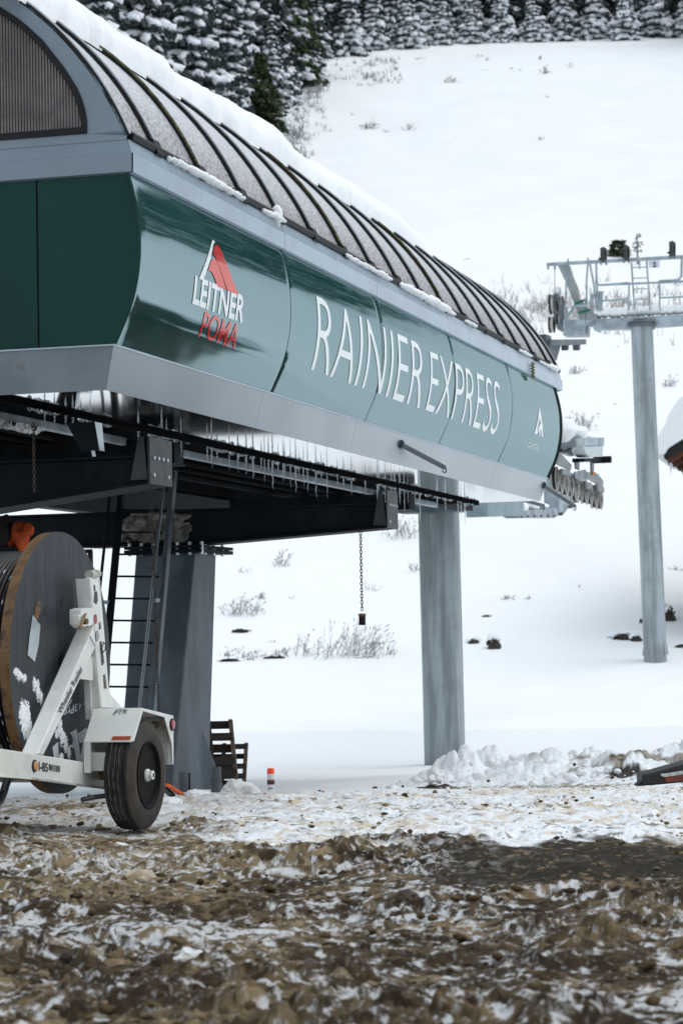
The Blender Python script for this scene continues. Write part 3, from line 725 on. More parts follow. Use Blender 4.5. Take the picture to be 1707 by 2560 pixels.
# under-frame
mb = MB(); mb.tbox(T0+.6, TE-.1, -7.93, -7.87, 3.150, 3.225)
build('rail', mb, STEELL, root, bev=.01)
mb = MB(); mb.tube([W(T0+.2, -8.35, 3.20), W(TE-.6, -8.35, 3.20)], .035, 8); mb.tube([W(T0+.2, -8.8, 3.22), W(TE, -8.8, 3.22)], .03, 8)
mb.tube([W(T0+.2, -9.3, 3.25), W(TE, -9.3, 3.25)], .05, 8); build('conduit', mb, DARKIN, root, smooth=True)
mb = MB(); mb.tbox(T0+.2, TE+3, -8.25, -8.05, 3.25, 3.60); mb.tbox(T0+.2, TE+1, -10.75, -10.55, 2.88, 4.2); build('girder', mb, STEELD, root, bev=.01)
ACB = -9.0
def cross_beam(tf, ze, zc0, zt, a_end, hl=2.51, dt=.40, a_l=None):
    mb = MB(); a_l = a_l if a_l is not None else 2*ACB-a_end
    def pl(a): return 1.
    poly = [(a_end, ze), (a_end, zt), (a_l, zt), (a_l, ze), (ACB-.9, zc0), (ACB+.5, zc0)]
    mb.prism([W(tf+.05, a, z) for a, z in poly], u*(dt-.1))
    # flanges
    mb.prism([W(tf, a, z) for a, z in [(a_end, ze-.03), (a_end, ze), (ACB+.5, zc0), (ACB-.9, zc0), (a_l, ze), (a_l, ze-.03), (ACB-.9, zc0-.03), (ACB+.5, zc0-.03)]], u*dt)
    mb.prism([W(tf, a_end, zt), W(tf, a_end, zt+.025), W(tf, a_l, zt+.025), W(tf, a_l, zt)], u*dt)
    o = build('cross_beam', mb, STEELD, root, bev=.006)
    # end plate with bolts, and stiffener
    mb = MB(); mb.tbox(tf-.02, tf+dt+.03, a_end, a_end+.02, ze-.03, zt+.16); mb.prism([W(tf-.035, a_end, ze), W(tf-.035, a_end-.03, zt+.16), W(tf-.035, a_end-.07, zt+.16), W(tf-.035, a_end-.14, ze)], u*.015)
    p = build('end_plate', mb, mat('end_plate_steel', (.035, .038, .04), rough=.5, metal=.4, var=.25, vscale=5), o, bev=.003)
    mb = MB()
    for k in range(4): mb.lathe(W(tf+.06+k*.10, a_end+.02, zt+.0), v, [(0, .016), (.014, .016), (.016, .008)], 6)
    for k in (0, 1): mb.lathe(W(tf+.05+k*.33, a_end+.02, ze+.04), v, [(0, .016), (.014, .016), (.016, .008)], 6)
    build('bolt', mb, PLATE, p)
    return o
cross_beam(24.84, 2.535, 2.42, 2.755, -6.49, a_l=-12.2)
cross_beam(17.55, 2.600, 2.36, 2.775, -6.49, dt=.46, a_l=-12.2)
mb = MB(); mb.tbox(20.7, 20.95, mir(-7.4), -7.4, 2.98, 3.2); mb.tbox(20.66, 20.99, mir(-7.4), -7.4, 2.955, 2.98); build('cross_beam', mb, STEELD, root, bev=.005)
mb = MB(); mb.tbox(29.5, 29.8, mir(-7.4), -7.4, 2.95, 3.15); build('cross_beam', mb, STEELD, root, bev=.005)
# hanger brackets
def hanger(tc, a0, a1, zt, zb, w=.16):
    mb = MB(); am = (a0+a1)/2+.06
    mb.prism([W(tc, a0, zt), W(tc, a1, zt), W(tc, am+.09, zb), W(tc, am-.05, zb)], u*.012)
    mb.prism([W(tc+.012, a1-.012, zt), W(tc+w, a1-.012, zt), W(tc+w*.7, am+.08, zb), W(tc+.012, am+.08, zb)], v*.012, mi=1)
    build('hanger_bracket', mb, [STEELD, PLATE], root)
hanger(17.0, -6.95, -6.72, 3.02, 2.80); hanger(18.2, -7.4, -7.25, 3.0, 2.66, .1); hanger(19.0, -7.9, -7.7, 3.1, 2.8, .1)
# guide rods sticking out of the skirt
def rod(P, Q):
    P = np.array(P); Q = np.array(Q); mb = MB(); d = (Q-P)/np.linalg.norm(Q-P)
    mb.tube([P-d*.02, Q], .028, 12); mb.tube([P-d*.01, P+d*.012], .05, 14)
    o = build('guide_rod', mb, mat('rod_steel', (.065, .08, .095), rough=.5, metal=.2, var=.1, vscale=4), root, smooth=True)
    mb = MB(); s_ = np.cross(d, zz); s_ /= np.linalg.norm(s_); w_ = np.cross(s_, d)
    pts = [Q+d*(.0-.05+.085*(1-math.cos(th)))-w_*.03+w_*(.045*math.sin(th)) for th in np.linspace(-2.6, 2.6, 16)]
    pts = [Q-w_*.024+d*(.055*math.cos(th)+.0)-w_*(.035*math.sin(th)) for th in np.linspace(-2.4, 2.4, 18)]
    mb.tube(pts, .007, 6); build('loop', mb, STEELD, o, smooth=True)
def rodpx(x0, y0, x1, y1, a0, a1):
    t, z = onA(x0, y0, a0); t2, z2 = onA(x1, y1, a1); rod(W(t, a0, z), W(t2, a1, z2))
rodpx(1000, 1110, 1110, 1168, -6.335, -6.10)
rodpx(1357, 1213, 1436, 1265, -6.335, -6.10)
t, z = onA(1290, 1246, -7.2); t2, z2 = onA(1358, 1264, -7.0); rod(W(t, -7.2, z), W(t2, -7.0, z2))

# pedestal leg under the near half
LR, LL = -8.65, -9.34
def legframe(x, y, a=LR): return onA(x, y, a)
ft, bt = legframe(488, 1380), legframe(541, 1380); fb, bb = legframe(427, 2010), legframe(520.5, 2010)
mb = MB()
poly = [W(ft[0], LR, ft[1]), W(bt[0], LR, bt[1]), W(bb[0], LR, bb[1]), W(fb[0], LR, fb[1])]
# the left side of the front plate spreads as it goes down
ll_t = onT(339, 1380, ft[0])[0]; ll_b = onT(290, 1978, fb[0])[0]
V = [W(ft[0], LR, ft[1]), W(bt[0], LR, bt[1]), W(bb[0], LR, bb[1]), W(fb[0], LR, fb[1]), W(ft[0], ll_t, ft[1]), W(bt[0], ll_t, bt[1]), W(bb[0], ll_b, bb[1]), W(fb[0], ll_b, fb[1])]
mb.add(V, [(0, 3, 2, 1), (4, 5, 6, 7), (0, 4, 7, 3), (1, 2, 6, 5), (0, 1, 5, 4), (3, 7, 6, 2)])
leg = build('pedestal_leg', mb, STEEL, root, bev=.02)
mb = MB(); zf = ft[1]
mb.tbox(ft[0]-.10, bt[0]+.30, ll_t-.10, LR+.10, zf-.005, zf+.035); mb.tbox(ft[0]-.10, bt[0]+.30, ll_t-.10, LR+.10, zf+.042, zf+.075)
build('flange', mb, STEELD, leg, bev=.004)
mb = MB()
for k in range(7): mb.lathe(W(ft[0]-.06, ll_t-.05+k*.14, zf-.03), zz, [(0, .02), (.14, .02)], 6)
for k in range(3): mb.lathe(W(ft[0]+.15+k*.3, LR+.06, zf-.03), zz, [(0, .02), (.14, .02)], 6)
build('bolt', mb, PLATE, leg)
mb = MB(); mb.prism([W(24.95, LR, -.35), W(24.95, LR, .35), W(25.3, LR+.16, -.4), ], u*.015)
build('gusset', mb, STEEL, leg)
# snow packed on beam centre
mb = MB(); splat(mb, W(24.885, -9.12, 2.60), v*.42, zz*.20, -u, .03, 4., 60, .15, .3, 2.2)
build('snow_patch', mb, mat('dirty_ice', (.07, .06, .05), rough=.7, col2=(.24, .23, .22), vscale=9, bump=.01, bscale=30), loc=W(24.8, -9.2, 2.42), smooth=True, label='dirty snow packed against the dark beam above the pedestal leg', cat='snow')
# second column beyond the front end
TC2 = 37.0
aL, _ = onT(1060, 1916, TC2); aR, _ = onT(1150, 1916, TC2); aLt, _ = onT(1044, 1285, TC2); aRt, zt_ = onT(1134, 1285, TC2)
mb = MB(); zb = -1.0; zt = 4.4; k_ = (zt-zb)/(zt_+.72)
def lerp(a, b, k): return a+(b-a)*k
aLT, aRT = lerp(aL, aLt, 1.25), lerp(aR, aRt, 1.25)
V = [W(TC2, aL, zb), W(TC2, aR, zb), W(TC2+.14, aR+.01, zb), W(TC2+.5, aR-.02, zb), W(TC2+.5, aL, zb)]
V2 = [W(TC2, aLT, zt), W(TC2, aRT, zt), W(TC2+.14, aRT+.01, zt), W(TC2+.5, aRT-.02, zt), W(TC2+.5, aLT, zt)]
n = 5; mb.add(V+V2, [tuple(range(4, -1, -1)), tuple(range(5, 10))]+[(i, (i+1) % n, (i+1) % n+n, i+n) for i in range(n)])
build('front_column', mb, COLUMN, root, bev=.03)
mb = MB(); t_, z_ = onT(996, 1266, 36.6); t2, z2 = onT(1112, 1280, 36.6)
mb.tbox(36.5, 36.95, t_, t2+.25, z2, z_); mb.tbox(36.9, 37.3, mir(-7.0), -7.0, 3.9, 4.4); build('cross_beam', mb, STEEL, root, bev=.01)

# sheave train beyond the far end
ASH = -6.95
st = build('sheave_assembly', MB().tbox(36.0, 39.2, ASH-.16, ASH-.06, 4.26, 4.4), STEELL, root, bev=.01, label='train of rubber rimmed wheels beyond the far end')
cs = []
for k in range(10):
    x = 1388+k*12.3; y = 1196+k*5.6+(0 if k % 2 else 0); t_, z_ = onA(x, y, ASH); cs.append((t_, z_))
dia = [.36, .36, .40, .36, .46, .36, .38, .34, .40, .36]
for k, (t_, z_) in enumerate(cs):
    r = dia[k]/2+.015; mb = MB()
    mb.lathe(W(t_, ASH-.06, z_), v, [(0, r*.80), (0, r), (.035, r*.90), (.055, r*.90), (.09, r), (.095, r*.93), (.080, r*.86), (.07, r*.3), (.12, r*.2), (.12, .01)], 28, mis=[0, 0, 1, 1, 0, 0, 2, 2, 2, 2])
    build('sheave', mb, [RUBT, BLACK, SHEAVEF], st, smooth=True, autos=30)
mb = MB()
def pp(x, y, a=ASH+.06): t_, z_ = onA(x, y, a); return W(t_, a, z_)
def plate(mb, pts, a=ASH+.06, th=.03, mi=0): mb.prism([pp(x, y, a) for x, y in pts], v*th, mi)
plate(mb, [(1376, 1140), (1398, 1133), (1425, 1163), (1422, 1176), (1392, 1162), (1380, 1152)])
plate(mb, [(1456, 1178), (1490, 1184), (1504, 1202), (1503, 1218), (1470, 1199), (1455, 1199)])
plate(mb, [(1401, 1171), (1420, 1176), (1424, 1190), (1403, 1186)], ASH+.09)
plate(mb, [(1432, 1180), (1460, 1174), (1462, 1196), (1452, 1205), (1436, 1196)], ASH+.09)
plate(mb, [(1460, 1205), (1474, 1206), (1474, 1222), (1464, 1222)], ASH+.09)
plate(mb, [(1488, 1210), (1506, 1218), (1506, 1232), (1494, 1228)], ASH+.09)
plate(mb, [(1434, 1148), (1444, 1148), (1444, 1175), (1436, 1172)], ASH+.02)
plate(mb, [(1474, 1150), (1481, 1150), (1480, 1185), (1475, 1190)], ASH+.02)
build('rocker_plate', mb, mat('rocker_steel', (.22, .245, .26), rough=.5, metal=.4, var=.25, vscale=4), st, bev=.004)
mb = MB(); plate(mb, [(1400, 1096), (1474, 1095), (1474, 1115), (1424, 1116), (1404, 1120)], ASH, .25); build('arm', mb, STEELL, st, bev=.01)
mb = MB(); plate(mb, [(1424, 1117), (1476, 1115), (1474, 1143), (1442, 1144), (1432, 1136)], ASH+.02, .22); build('housing', mb, mat('housing_paint', (.50, .56, .58), rough=.5, var=.08, vscale=5), st, bev=.01)
mb = MB(); plate(mb, [(1430, 1146), (1484, 1146), (1484, 1154), (1430, 1156)], ASH, .2); mb.lathe(pp(1484, 1150), v, [(0, .06), (.3, .06)], 14); build('axle', mb, STEELD, st)
mb = MB(); mb.tube([pp(1402, 1124), pp(1412, 1128), pp(1425, 1122), pp(1432, 1112), pp(1433, 1104)], .02, 6); mb.tube([pp(1400, 1129), pp(1412, 1131), pp(1424, 1126), pp(1430, 1118)], .014, 6); build('hose', mb, BLACK, st, smooth=True)
mb = MB(); plate(mb, [(1479, 1180), (1486, 1180), (1486, 1187), (1479, 1187)], ASH+.1, .02); build('fitting', mb, mat('orange_fitting', (.5, .16, .04), rough=.6), st)
# bracket beam above the far end
AB = -7.3
mb = MB()
mb.prism([pp(1346, 850, AB), pp(1437, 849, AB), pp(1437, 862, AB), pp(1346, 866, AB)], v*.2)
mb.prism([pp(1402, 860, AB), pp(1408, 860, AB), pp(1407, 876, AB), pp(1403, 876, AB)], v*.1); mb.prism([pp(1430, 858, AB), pp(1437, 858, AB), pp(1436, 876, AB), pp(1432, 876, AB)], v*.1)
mb.prism([pp(1340, 866, AB-.05), pp(1391, 862, AB-.05), pp(1380, 900, AB-.05), pp(1360, 915, AB-.05), pp(1340, 900, AB-.05)], v*.08)
mb.prism([pp(1342, 836, AB-.05), pp(1354, 840, AB-.05), pp(1358, 852, AB-.05), pp(1342, 852, AB-.05)], v*.15)
build('bracket_beam', mb, STEEL, root, bev=.008)
# lower catcher rail on the return side
AL = -9.3
lo = MB()
def q(x, y): return pp(x, y, AL)
lo.prism([q(1163, 1258), q(1258, 1254), q(1258, 1291), q(1165, 1294)], v*.4)
lr = build('catcher_rail', lo, mat('rail_paint', (.25, .32, .36), rough=.5, metal=.2, var=.12, vscale=3), root, bev=.012)
mb = MB(); mb.prism([q(1258, 1277), q(1358, 1271), q(1360, 1285), q(1350, 1296), q(1258, 1294)], v*.3)
mb.prism([q(1350, 1296), q(1360, 1272), q(1372, 1268), q(1414, 1228), q(1430, 1222), q(1428, 1232), q(1398, 1262), q(1380, 1286)], v*.25)
mb.prism([q(1358, 1190), q(1370, 1190), q(1372, 1278), q(1360, 1284)], v*.3)
build('toothed_bar', mb, STEELL, lr, bev=.005)
mb = MB()
for k in range(6):
    x = 1264+k*17; mb.prism([q(x-3, 1290-k*.3), q(x+3, 1290-k*.3), q(x, 1296-k*.3)], v*.31)
for x, y in ((1368, 1290), (1393, 1272), (1409, 1258), (1424, 1240)): mb.prism([q(x-3, y-6), q(x+3, y-8), q(x+1, y)], v*.31)
build('tooth', mb, BLACK, lr)

# things lying on / hanging from the terminal
def snowlump(name, parts, label, m=SNOW, tmpl=ICO3, cat='snow', group=None, amp=.18):
    mb = MB()
    for i, (c, r) in enumerate(parts): lump(mb, c, r, tmpl, amp, 1.2, 3.1*i+len(label))
    return build(name, mb, m, smooth=True, autos=0, label=label, cat=cat, group=group)
snowlump('snow_mound', [(pp(1400, 1075, ASH), [.26, .6, .2]), (pp(1425, 1085, ASH), [.3, .5, .14])], 'rounded pillow of snow on the grey arm beside the far end of the terminal')
snowlump('snow_mound', [(pp(1468, 1102, ASH), [.22, .3, .16]), (pp(1450, 1092, ASH), [.16, .2, .08])], 'small snow ball on the end of the grey arm above the sheave wheels')
snowlump('snow_mound', [(q(1275, 1268), [.35, .8, .12]), (q(1310, 1265), [.3, .8, .13]), (q(1340, 1267), [.25, .7, .10])], 'snow heaped behind the toothed bar under the terminal')
snowlump('snow_mound', [(q(1392, 1222), [.20, .4, .22]), (q(1385, 1240), [.18, .4, .18])], 'snow caught between the toothed bar and the upright plate')
def roof_snow():
    nt_, ns = 300, 46; t0, t1 = 15.9, 30.4
    ts = np.linspace(t0, t1, nt_); th_low = 36.5+1.6*pn(ts*1.1, 0*ts, 1.)+2.0*pn(ts*2.9, 0*ts, 4.)+1.0*pn(ts*8, 0*ts, 5.)+1.3*np.array([sum(1 for q_ in (17.9, 19.6, 21.3, 23.2, 25.4) if t > q_) % 2 for t in ts])
    th_low = th_low-3.0*sstep(28.5, 30.4, ts)+np.where(ts < 17.6, 2.0, 0)
    Gd = np.zeros((nt_, ns, 3)); Gb = np.zeros((nt_, ns, 3))
    for i, t in enumerate(ts):
        endk = min(1., max(0., (t-t0)/.45))**.5*min(1., max(0., (t1-t)/1.1))**.5
        for j in range(ns):
            f = j/(ns-1); th = D2R(th_low[i]-f*(th_low[i]+34))
            edge = min(1., (f*2.0/.13))**.5 if f < .065 else 1.
            edge *= min(1., (1-f)/.1)**.5 if f > .9 else 1.
            blk = .07*float(pn(t*.8, f*2, 2.))+.035*float(pn(t*2.2, f*9, 6.))+.012*float(pn(t*7, f*30, 9.))+.018*(sum(1 for q_ in (17.9, 19.6, 21.3, 23.2, 25.4) if t > q_) % 2)*(1-f)
            h = (.20+.09*sstep(0, .4, f)+.95*blk)*edge*endk*(1-.35*sstep(26.5, 30, t))
            Gd[i, j] = roofP(t, th+D2R(1.2)*(1-edge)*0, h); Gb[i, j] = roofP(t, th, -.01)
    mb = MB(); mb.grid(Gd); mb.grid(Gb, flip=True)
    build('roof_snow', mb, SNOW, smooth=True, autos=0, label='thick rounded slab of snow lying along the crown of the terminal roof', cat='snow')
roof_snow()
def gs(x, y, dz=.02):
    t_, z_ = onA(x, y, -6.15); return W(t_, -6.165, z_+dz)
mb = MB(); ts = np.linspace(16.6, 33.2, 560)
for i, t in enumerate(ts):
    m_ = float(pn(np.array([t*1.3]), np.array([.5]))[0])+.25*math.sin(t*.8)+(.45 if 24.3 < t < 29.3 else 0)-(.0)
    if m_ < .02: continue
    r = .016+.04*m_*random.uniform(.3, 1.); r = min(r, .055)
    lump(mb, W(t, -6.150+random.uniform(-.012, .015), 5.028+r*.4), [r*1.3, r*1.1, r], ICO1, .4, 1.5, i*.7)
build('ledge_snow', mb, SNOW, smooth=True, autos=0, label='broken crust of snow lying along the silver ledge below the glazing', cat='snow')
snowlump('snow_mound', [(gs(697, 535, 0.0), [.05, .05, .09]), (gs(699, 548, 0), [.02, .02, .08])], 'small snow lump stuck at the foot of a black rib', tmpl=ICO2)
def cl(x, y, a=-8.): return None
# ropes lying along ribs
for j, (ri, lab) in enumerate([(1, 'frayed olive rope lying beside the second rib from the near end'), (5, 'olive rope lying along the sixth rib from the near end'), (9, 'olive rope lying along the tenth rib from the near end')]):
    mb = MB(); pts = []
    for k in range(60):
        th = D2R(66-k*(.45 if j else .6)); pts.append(roofP(ribt[ri]-.070+.012*math.sin(k*.9+j)+.01*random.uniform(-1, 1), th, .028))
    mb.tube(pts, .009, 6); build('rope', mb, ROPE, smooth=True, label=lab, cat='rope')
mb = MB(); P = pp(1329, 925, -6.13)
mb.tube([P+zz*(.10-.02*k)+v*(.03 if k % 2 else .0) for k in range(11)], .022, 6); build('rope', mb, ROPE, smooth=True, label='small olive rope coil hanging on the silver band at the far end', cat='rope')

# icicles
def icicle_mesh(seed):
    mb = MB(); n = 12; pts = []; rr = []
    for k in range(n):
        f = k/(n-1); pts.append(np.array([.006*math.sin(k*1.7+seed)*f, .006*math.cos(k*1.3+seed*2)*f, -f])); rr.append((.0105*(1-f)**.8+.0012)*(1+.25*math.sin(k*2.2+seed)))
    mb.tube(pts, rr, 7); me = bpy.data.meshes.new('icicle'); me.from_pydata([tuple(p) for p in np.vstack(mb.v)], [], mb.f); me.materials.append(ICE)
    me.polygons.foreach_set('use_smooth', [True]*len(mb.f)); return me
icm = [icicle_mesh(s*1.9) for s in range(4)]
def icicle(P, L, w=1., lab='thin clear icicle hanging from the black edge of the terminal underside', grp='icicles along the terminal underside'):
    o = bpy.data.objects.new('icicle', random.choice(icm)); COL.objects.link(o); o.location = Vector(P); o.scale = (w, w, L); tag(o, lab, 'icicle', grp)
icx = [(515, 30), (523, 40), (530, 34), (570, 36), (592, 28), (598, 34), (610, 38), (627, 42), (633, 30), (660, 44), (668, 30), (676, 56), (706, 34), (712, 28), (724, 44), (735, 50), (755, 36), (768, 46), (790, 52), (818, 48), (880, 30), (912, 24), (942, 44), (948, 40), (965, 56), (975, 30), (985, 28), (995, 30), (1010, 46), (1050, 60), (1090, 24), (1110, 26), (1140, 30), (1150, 36), (1160, 40), (540, 22), (650, 20), (690, 22), (745, 26), (800, 24), (840, 20), (860, 26), (1020, 24), (1035, 20), (455, 30), (418, 22), (400, 40), (345, 24), (226, 34), (205, 22), (182, 26), (160, 18), (130, 22), (110, 26)]
for x, L in icx:
    y = 988+.2252*x; t_, z_ = onA(x, y+3, -7.29); Z_ = W(t_, -7.29, z_)[1]
    icicle(W(t_, -7.285+random.uniform(-.02, .02), 3.165), L*Z_/FPX*1.3+.02, w=random.uniform(.5, 1.0))
mb = MB()
for i in range(170):
    t = random.uniform(17., 33.); 
    if float(pn(np.array([t*.8]), np.array([2.]))[0]) < -.12: continue
    lump(mb, W(t, -7.285+random.uniform(-.02, .01), 3.155+random.uniform(-.01, .01)), [.025, .025, .018*random.uniform(.6, 1.5)], ICO1, .5, 1.5, i)
build('frost_crust', mb, ICE, smooth=True, label='knobbly ice crust frozen along the black edge under the terminal', cat='ice', kind='stuff')
mb = MB()
for i in range(5): splat(mb, W(16.75+i*.42, -7.88, 3.15), u*.26, v*.07, -zz, .05, i*3.3, 30, .1, .4, 2.5)
build('frost_crust', mb, FROST, smooth=True, label='grey frost clinging to the dark rail at the near end of the underside', cat='ice')

# chains
def chain(P, L, name_lab, r=.011, path=None):
    mb = MB(); n = int(L/(r*3.1)); P = np.array(P)
    for k in range(n):
        c = P-zz*(k*r*3.1) if path is None else path(k/(n-1))
        if k % 2: e1, e2 = zz, v
        else: e1, e2 = zz, u
        mb.tube([c+e1*(r*2.2*math.cos(th))+e2*(r*1.25*math.sin(th)) for th in np.linspace(0, 2*math.pi, 9)[:-1]], r*.42, 5, closed=True)
    return mb
t_, z_ = 25.05, 2.46
a_, _ = onT(901, 1330, t_); L = 2.46-onT(905, 1540, t_)[1]
ch = chain(W(t_, a_, 2.50), L, '')
o = build('hanging_chain', ch, CHAINM, smooth=True, label='steel chain hanging free from the end of the beam with a weight on it', cat='chain', loc=W(t_, a_, 2.5))
mb = MB(); zb_ = 2.50-L; mb.box(W(t_-.03, a_-.03, zb_-.12)-zz*.02, u*.06, v*.062, zz*.12); mb.box(W(t_-.034, a_-.034, zb_-.045), u*.068, v*.07, zz*.03, 1)
build('weight', mb, [BLACK, ORH], o, bev=.004)
a1_, z1_ = onT(84, 1062, 17.1); z2_ = onT(88, 1234, 17.1)[1]
o = build('hanging_chain', chain(W(17.1, a1_, z1_), z1_-z2_, '', r=.009), CHAINM, smooth=True, label='short rusty chain hanging in front of the near cross beam', cat='chain', loc=W(17.1, a1_, z1_))
def pth(f):
    x = np.interp(f, [0, .35, 1], [377, 385, 397]); y = 1235+f*545; tt = 24.05-.45*f*1.0; a, z = onT(x, y, tt); return W(tt, a, z)
L3 = np.linalg.norm(pth(1)-pth(0))
build('hanging_chain', chain(pth(0), L3, '', r=.011, path=pth), CHAINM, smooth=True, label='long chain hanging down beside the ladder in front of the pedestal leg', cat='chain', loc=pth(0))

# ladder with guard rails, leaning like the leg
def LP(x, y, t_ref=24.35):
    # plane parallel to the leg's front face: t = t_ref + .34*(z-2.3)
    t = t_ref
    for _ in range(6):
        a, z = onT(x, y, t); t = t_ref+.34*(z-2.3)
    return W(t, a, z)
lroot = empty('access_ladder', LP(330, 1960), 'tall dark steel ladder leaning in front of the pedestal leg', 'ladder')
for (p0, p1) in (((314, 1120), (236, 1960)), ((440, 1120), (366, 1960))):
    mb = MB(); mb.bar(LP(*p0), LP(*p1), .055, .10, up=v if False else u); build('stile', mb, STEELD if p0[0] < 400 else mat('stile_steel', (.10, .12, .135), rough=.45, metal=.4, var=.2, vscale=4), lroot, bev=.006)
for k in range(14):
    y = 1165+k*55.2; xl = lerp(314, 236, (y-1120)/840)+8; xr = xl+104
    mb = MB(); mb.bar(LP(xl, y), LP(xr, y+1), .035, .022); build('rung', mb, STEELD, lroot, bev=.003)
for (p0, p1) in (((284, 1150), (240, 1560)), ((416, 1150), (345, 1800))):
    mb = MB(); f = LP(*p0, 24.15); g_ = LP(*p1, 24.15); mb.tube([f, g_], .018, 8); build('guard_rail', mb, STEELD if p0[0] < 300 else mat('rail_bright', (.2, .23, .25), rough=.3, metal=.6), lroot, smooth=True)
for (x0, x1, y) in ((252, 275, 1506), (386, 402, 1501)):
    mb = MB(); mb.bar(LP(x0, y, 24.15), LP(x1, y), .03, .04); build('bracket', mb, STEELL, lroot)

# ================================================================== CABLE REEL TRAILER
TA = -6.42
tr = empty('reel_trailer', W(16.0, -7.1, 0), 'white cable reel trailer with rust spots and one visible black wheel', 'trailer')
def S(x, y, a=TA): t, z = onA(x, y, a); return W(t, a, z)
def sidebox(pts, a=TA, th=.10, mi=0, mb=None):
    mb = mb or MB(); mb.prism([S(x, y, a) for x, y in pts], -v*th, mi); return mb
fr = sidebox([(76, 1884), (210, 1906), (275, 1917), (275, 1972), (76, 1945)], th=.12)
fr_o = build('frame', fr, TRAILW, tr, bev=.006)
mb = MB(); P0, P1 = S(76, 1884), S(76, 1945)
hd = -(u*math.cos(D2R(14))+v*math.sin(D2R(8))*1.0); hd = hd/np.linalg.norm(hd)
hd = np.array([-.16, -1, 0.085]); hd /= np.linalg.norm(hd)
mb.prism([P0, P0+hd*1.6+zz*.02, P1+hd*1.6-zz*.01, P1], -v*.12)
mb.prism([P1+zz*.0, P1+hd*1.6, P1+hd*1.6-zz*.014, P1-zz*.014], v*.012)
build('tongue_beam', mb, mat('speckled_white_paint', (.70, .70, .64), rough=.45, var=.06, vscale=3, wear=((.24, .14, .06), 26, .62, .70)), tr, bev=.006)
# lower flange lip along frame
mb = MB(); mb.prism([S(76, 1945), S(275, 1972), S(275, 1976), S(76, 1949)], v*.012); build('frame_lip', mb, TRAILR, tr)
# cross member and left-hand side (mostly hidden)
mb = MB(); mb.box(W(16.30, -7.75, .33), u*.1, v*1.3, zz*.1); mb.prism([S(76, 1884)-v*1.35, S(275, 1917)-v*1.35, S(275, 1972)-v*1.35, S(76, 1945)-v*1.35], -v*.12); build('frame', mb, TRAILW, tr, bev=.006)
# brace
mb = sidebox([(94, 1886), (109, 1889), (241, 1614), (236, 1560), (230, 1578)], th=.125); br = build('brace', mb, TRAILW, tr, bev=.008)
# mast: channel with slots
mb = MB(); mst = [(224, 1445), (229, 1500), (239, 1610), (252, 1770), (276, 1770), (262, 1606), (251, 1490), (245, 1440)]
mb.prism([S(x, y) for x, y in mst], -v*.04)
mb.prism([S(x, y) for x, y in [(224, 1447), (252, 1770), (255, 1770), (227, 1447)]], -v*.11)
mb.prism([S(x, y) for x, y in [(248, 1447), (274, 1765), (276, 1765), (250, 1447)]], -v*.11)
ms = build('mast', mb, TRAILW, tr, bev=.004)
mb = MB()
for pts in ([(234, 1463), (238, 1462), (239, 1478), (235, 1479)], [(236, 1480), (243, 1478), (245, 1502), (241, 1512), (234, 1505)], [(247, 1556), (251, 1556), (253, 1572), (248, 1575)], [(249, 1604), (254, 1603), (261, 1655), (257, 1664), (254, 1664)], [(258, 1688), (263, 1686), (267, 1722), (260, 1722)]):
    mb.prism([S(x, y, TA+.0015) for x, y in pts], -v*.03)
build('slot', mb, mat('slot_shadow_metal', (.05, .055, .055), rough=.6, wear=((.12, .06, .03), 20, .5, .6), var=.3, vscale=8), ms)
mb = MB(); mb.tube([S(x, y, TA+.02) for x, y in [(258, 1605), (264, 1612), (263, 1625), (256, 1633), (254, 1622), (259, 1608)]], .004, 5); mb.tube([S(224, 1590, TA+.01), S(238, 1616, TA+.01)], .003, 5); build('wire', mb, STEELD, ms)
mb = MB(); mb.lathe(S(229, 1437)-v*.02, u, [(0, .035), (.10, .035)], 10); mb.lathe(S(241, 1434)-v*.02, u, [(0, .03), (.08, .03)], 10); build('end_cap', mb, TRAILR, ms)
mb = sidebox([(203, 1524), (214, 1520), (236, 1520), (232, 1563), (213, 1570), (203, 1560)], TA+.02, .09)
mb.prism([S(x, y, TA+.05) for x, y in [(197, 1538), (214, 1536), (216, 1562), (198, 1562)]], -v*.05)
cl_ = build('latch_box', mb, TRAILW, tr, bev=.004)
mb = MB(); mb.tube([S(213, 1536, TA+.06), S(206, 1552, TA+.07), S(199, 1572, TA+.07)], .012, 6); mb.lathe(S(209, 1554, TA+.05), v, [(0, .022), (.03, .022), (.03, .008)], 12); mb.tube([S(193, 1567, TA+.06), S(204, 1569, TA+.06), S(220, 1566, TA+.06)], .004, 5)
build('latch', mb, mat('rusty_latch', (.30, .22, .12), rough=.7, wear=((.10, .05, .02), 18, .45, .6), var=.3, vscale=9), cl_)
# gussets
mb = sidebox([(197, 1697), (233, 1702), (233, 1640), (222, 1645)], TA-.03, .02); mb.prism([S(x, y, TA-.03) for x, y in [(268, 1700), (276, 1736), (303, 1768), (262, 1770)]], -v*.015)
build('gusset_plate', mb, TRAILW, tr)
mb = sidebox([(222, 1640), (252, 1640), (256, 1775), (230, 1800)], TA-.06, .05); build('mast_foot', mb, TRAILW, tr, bev=.004)
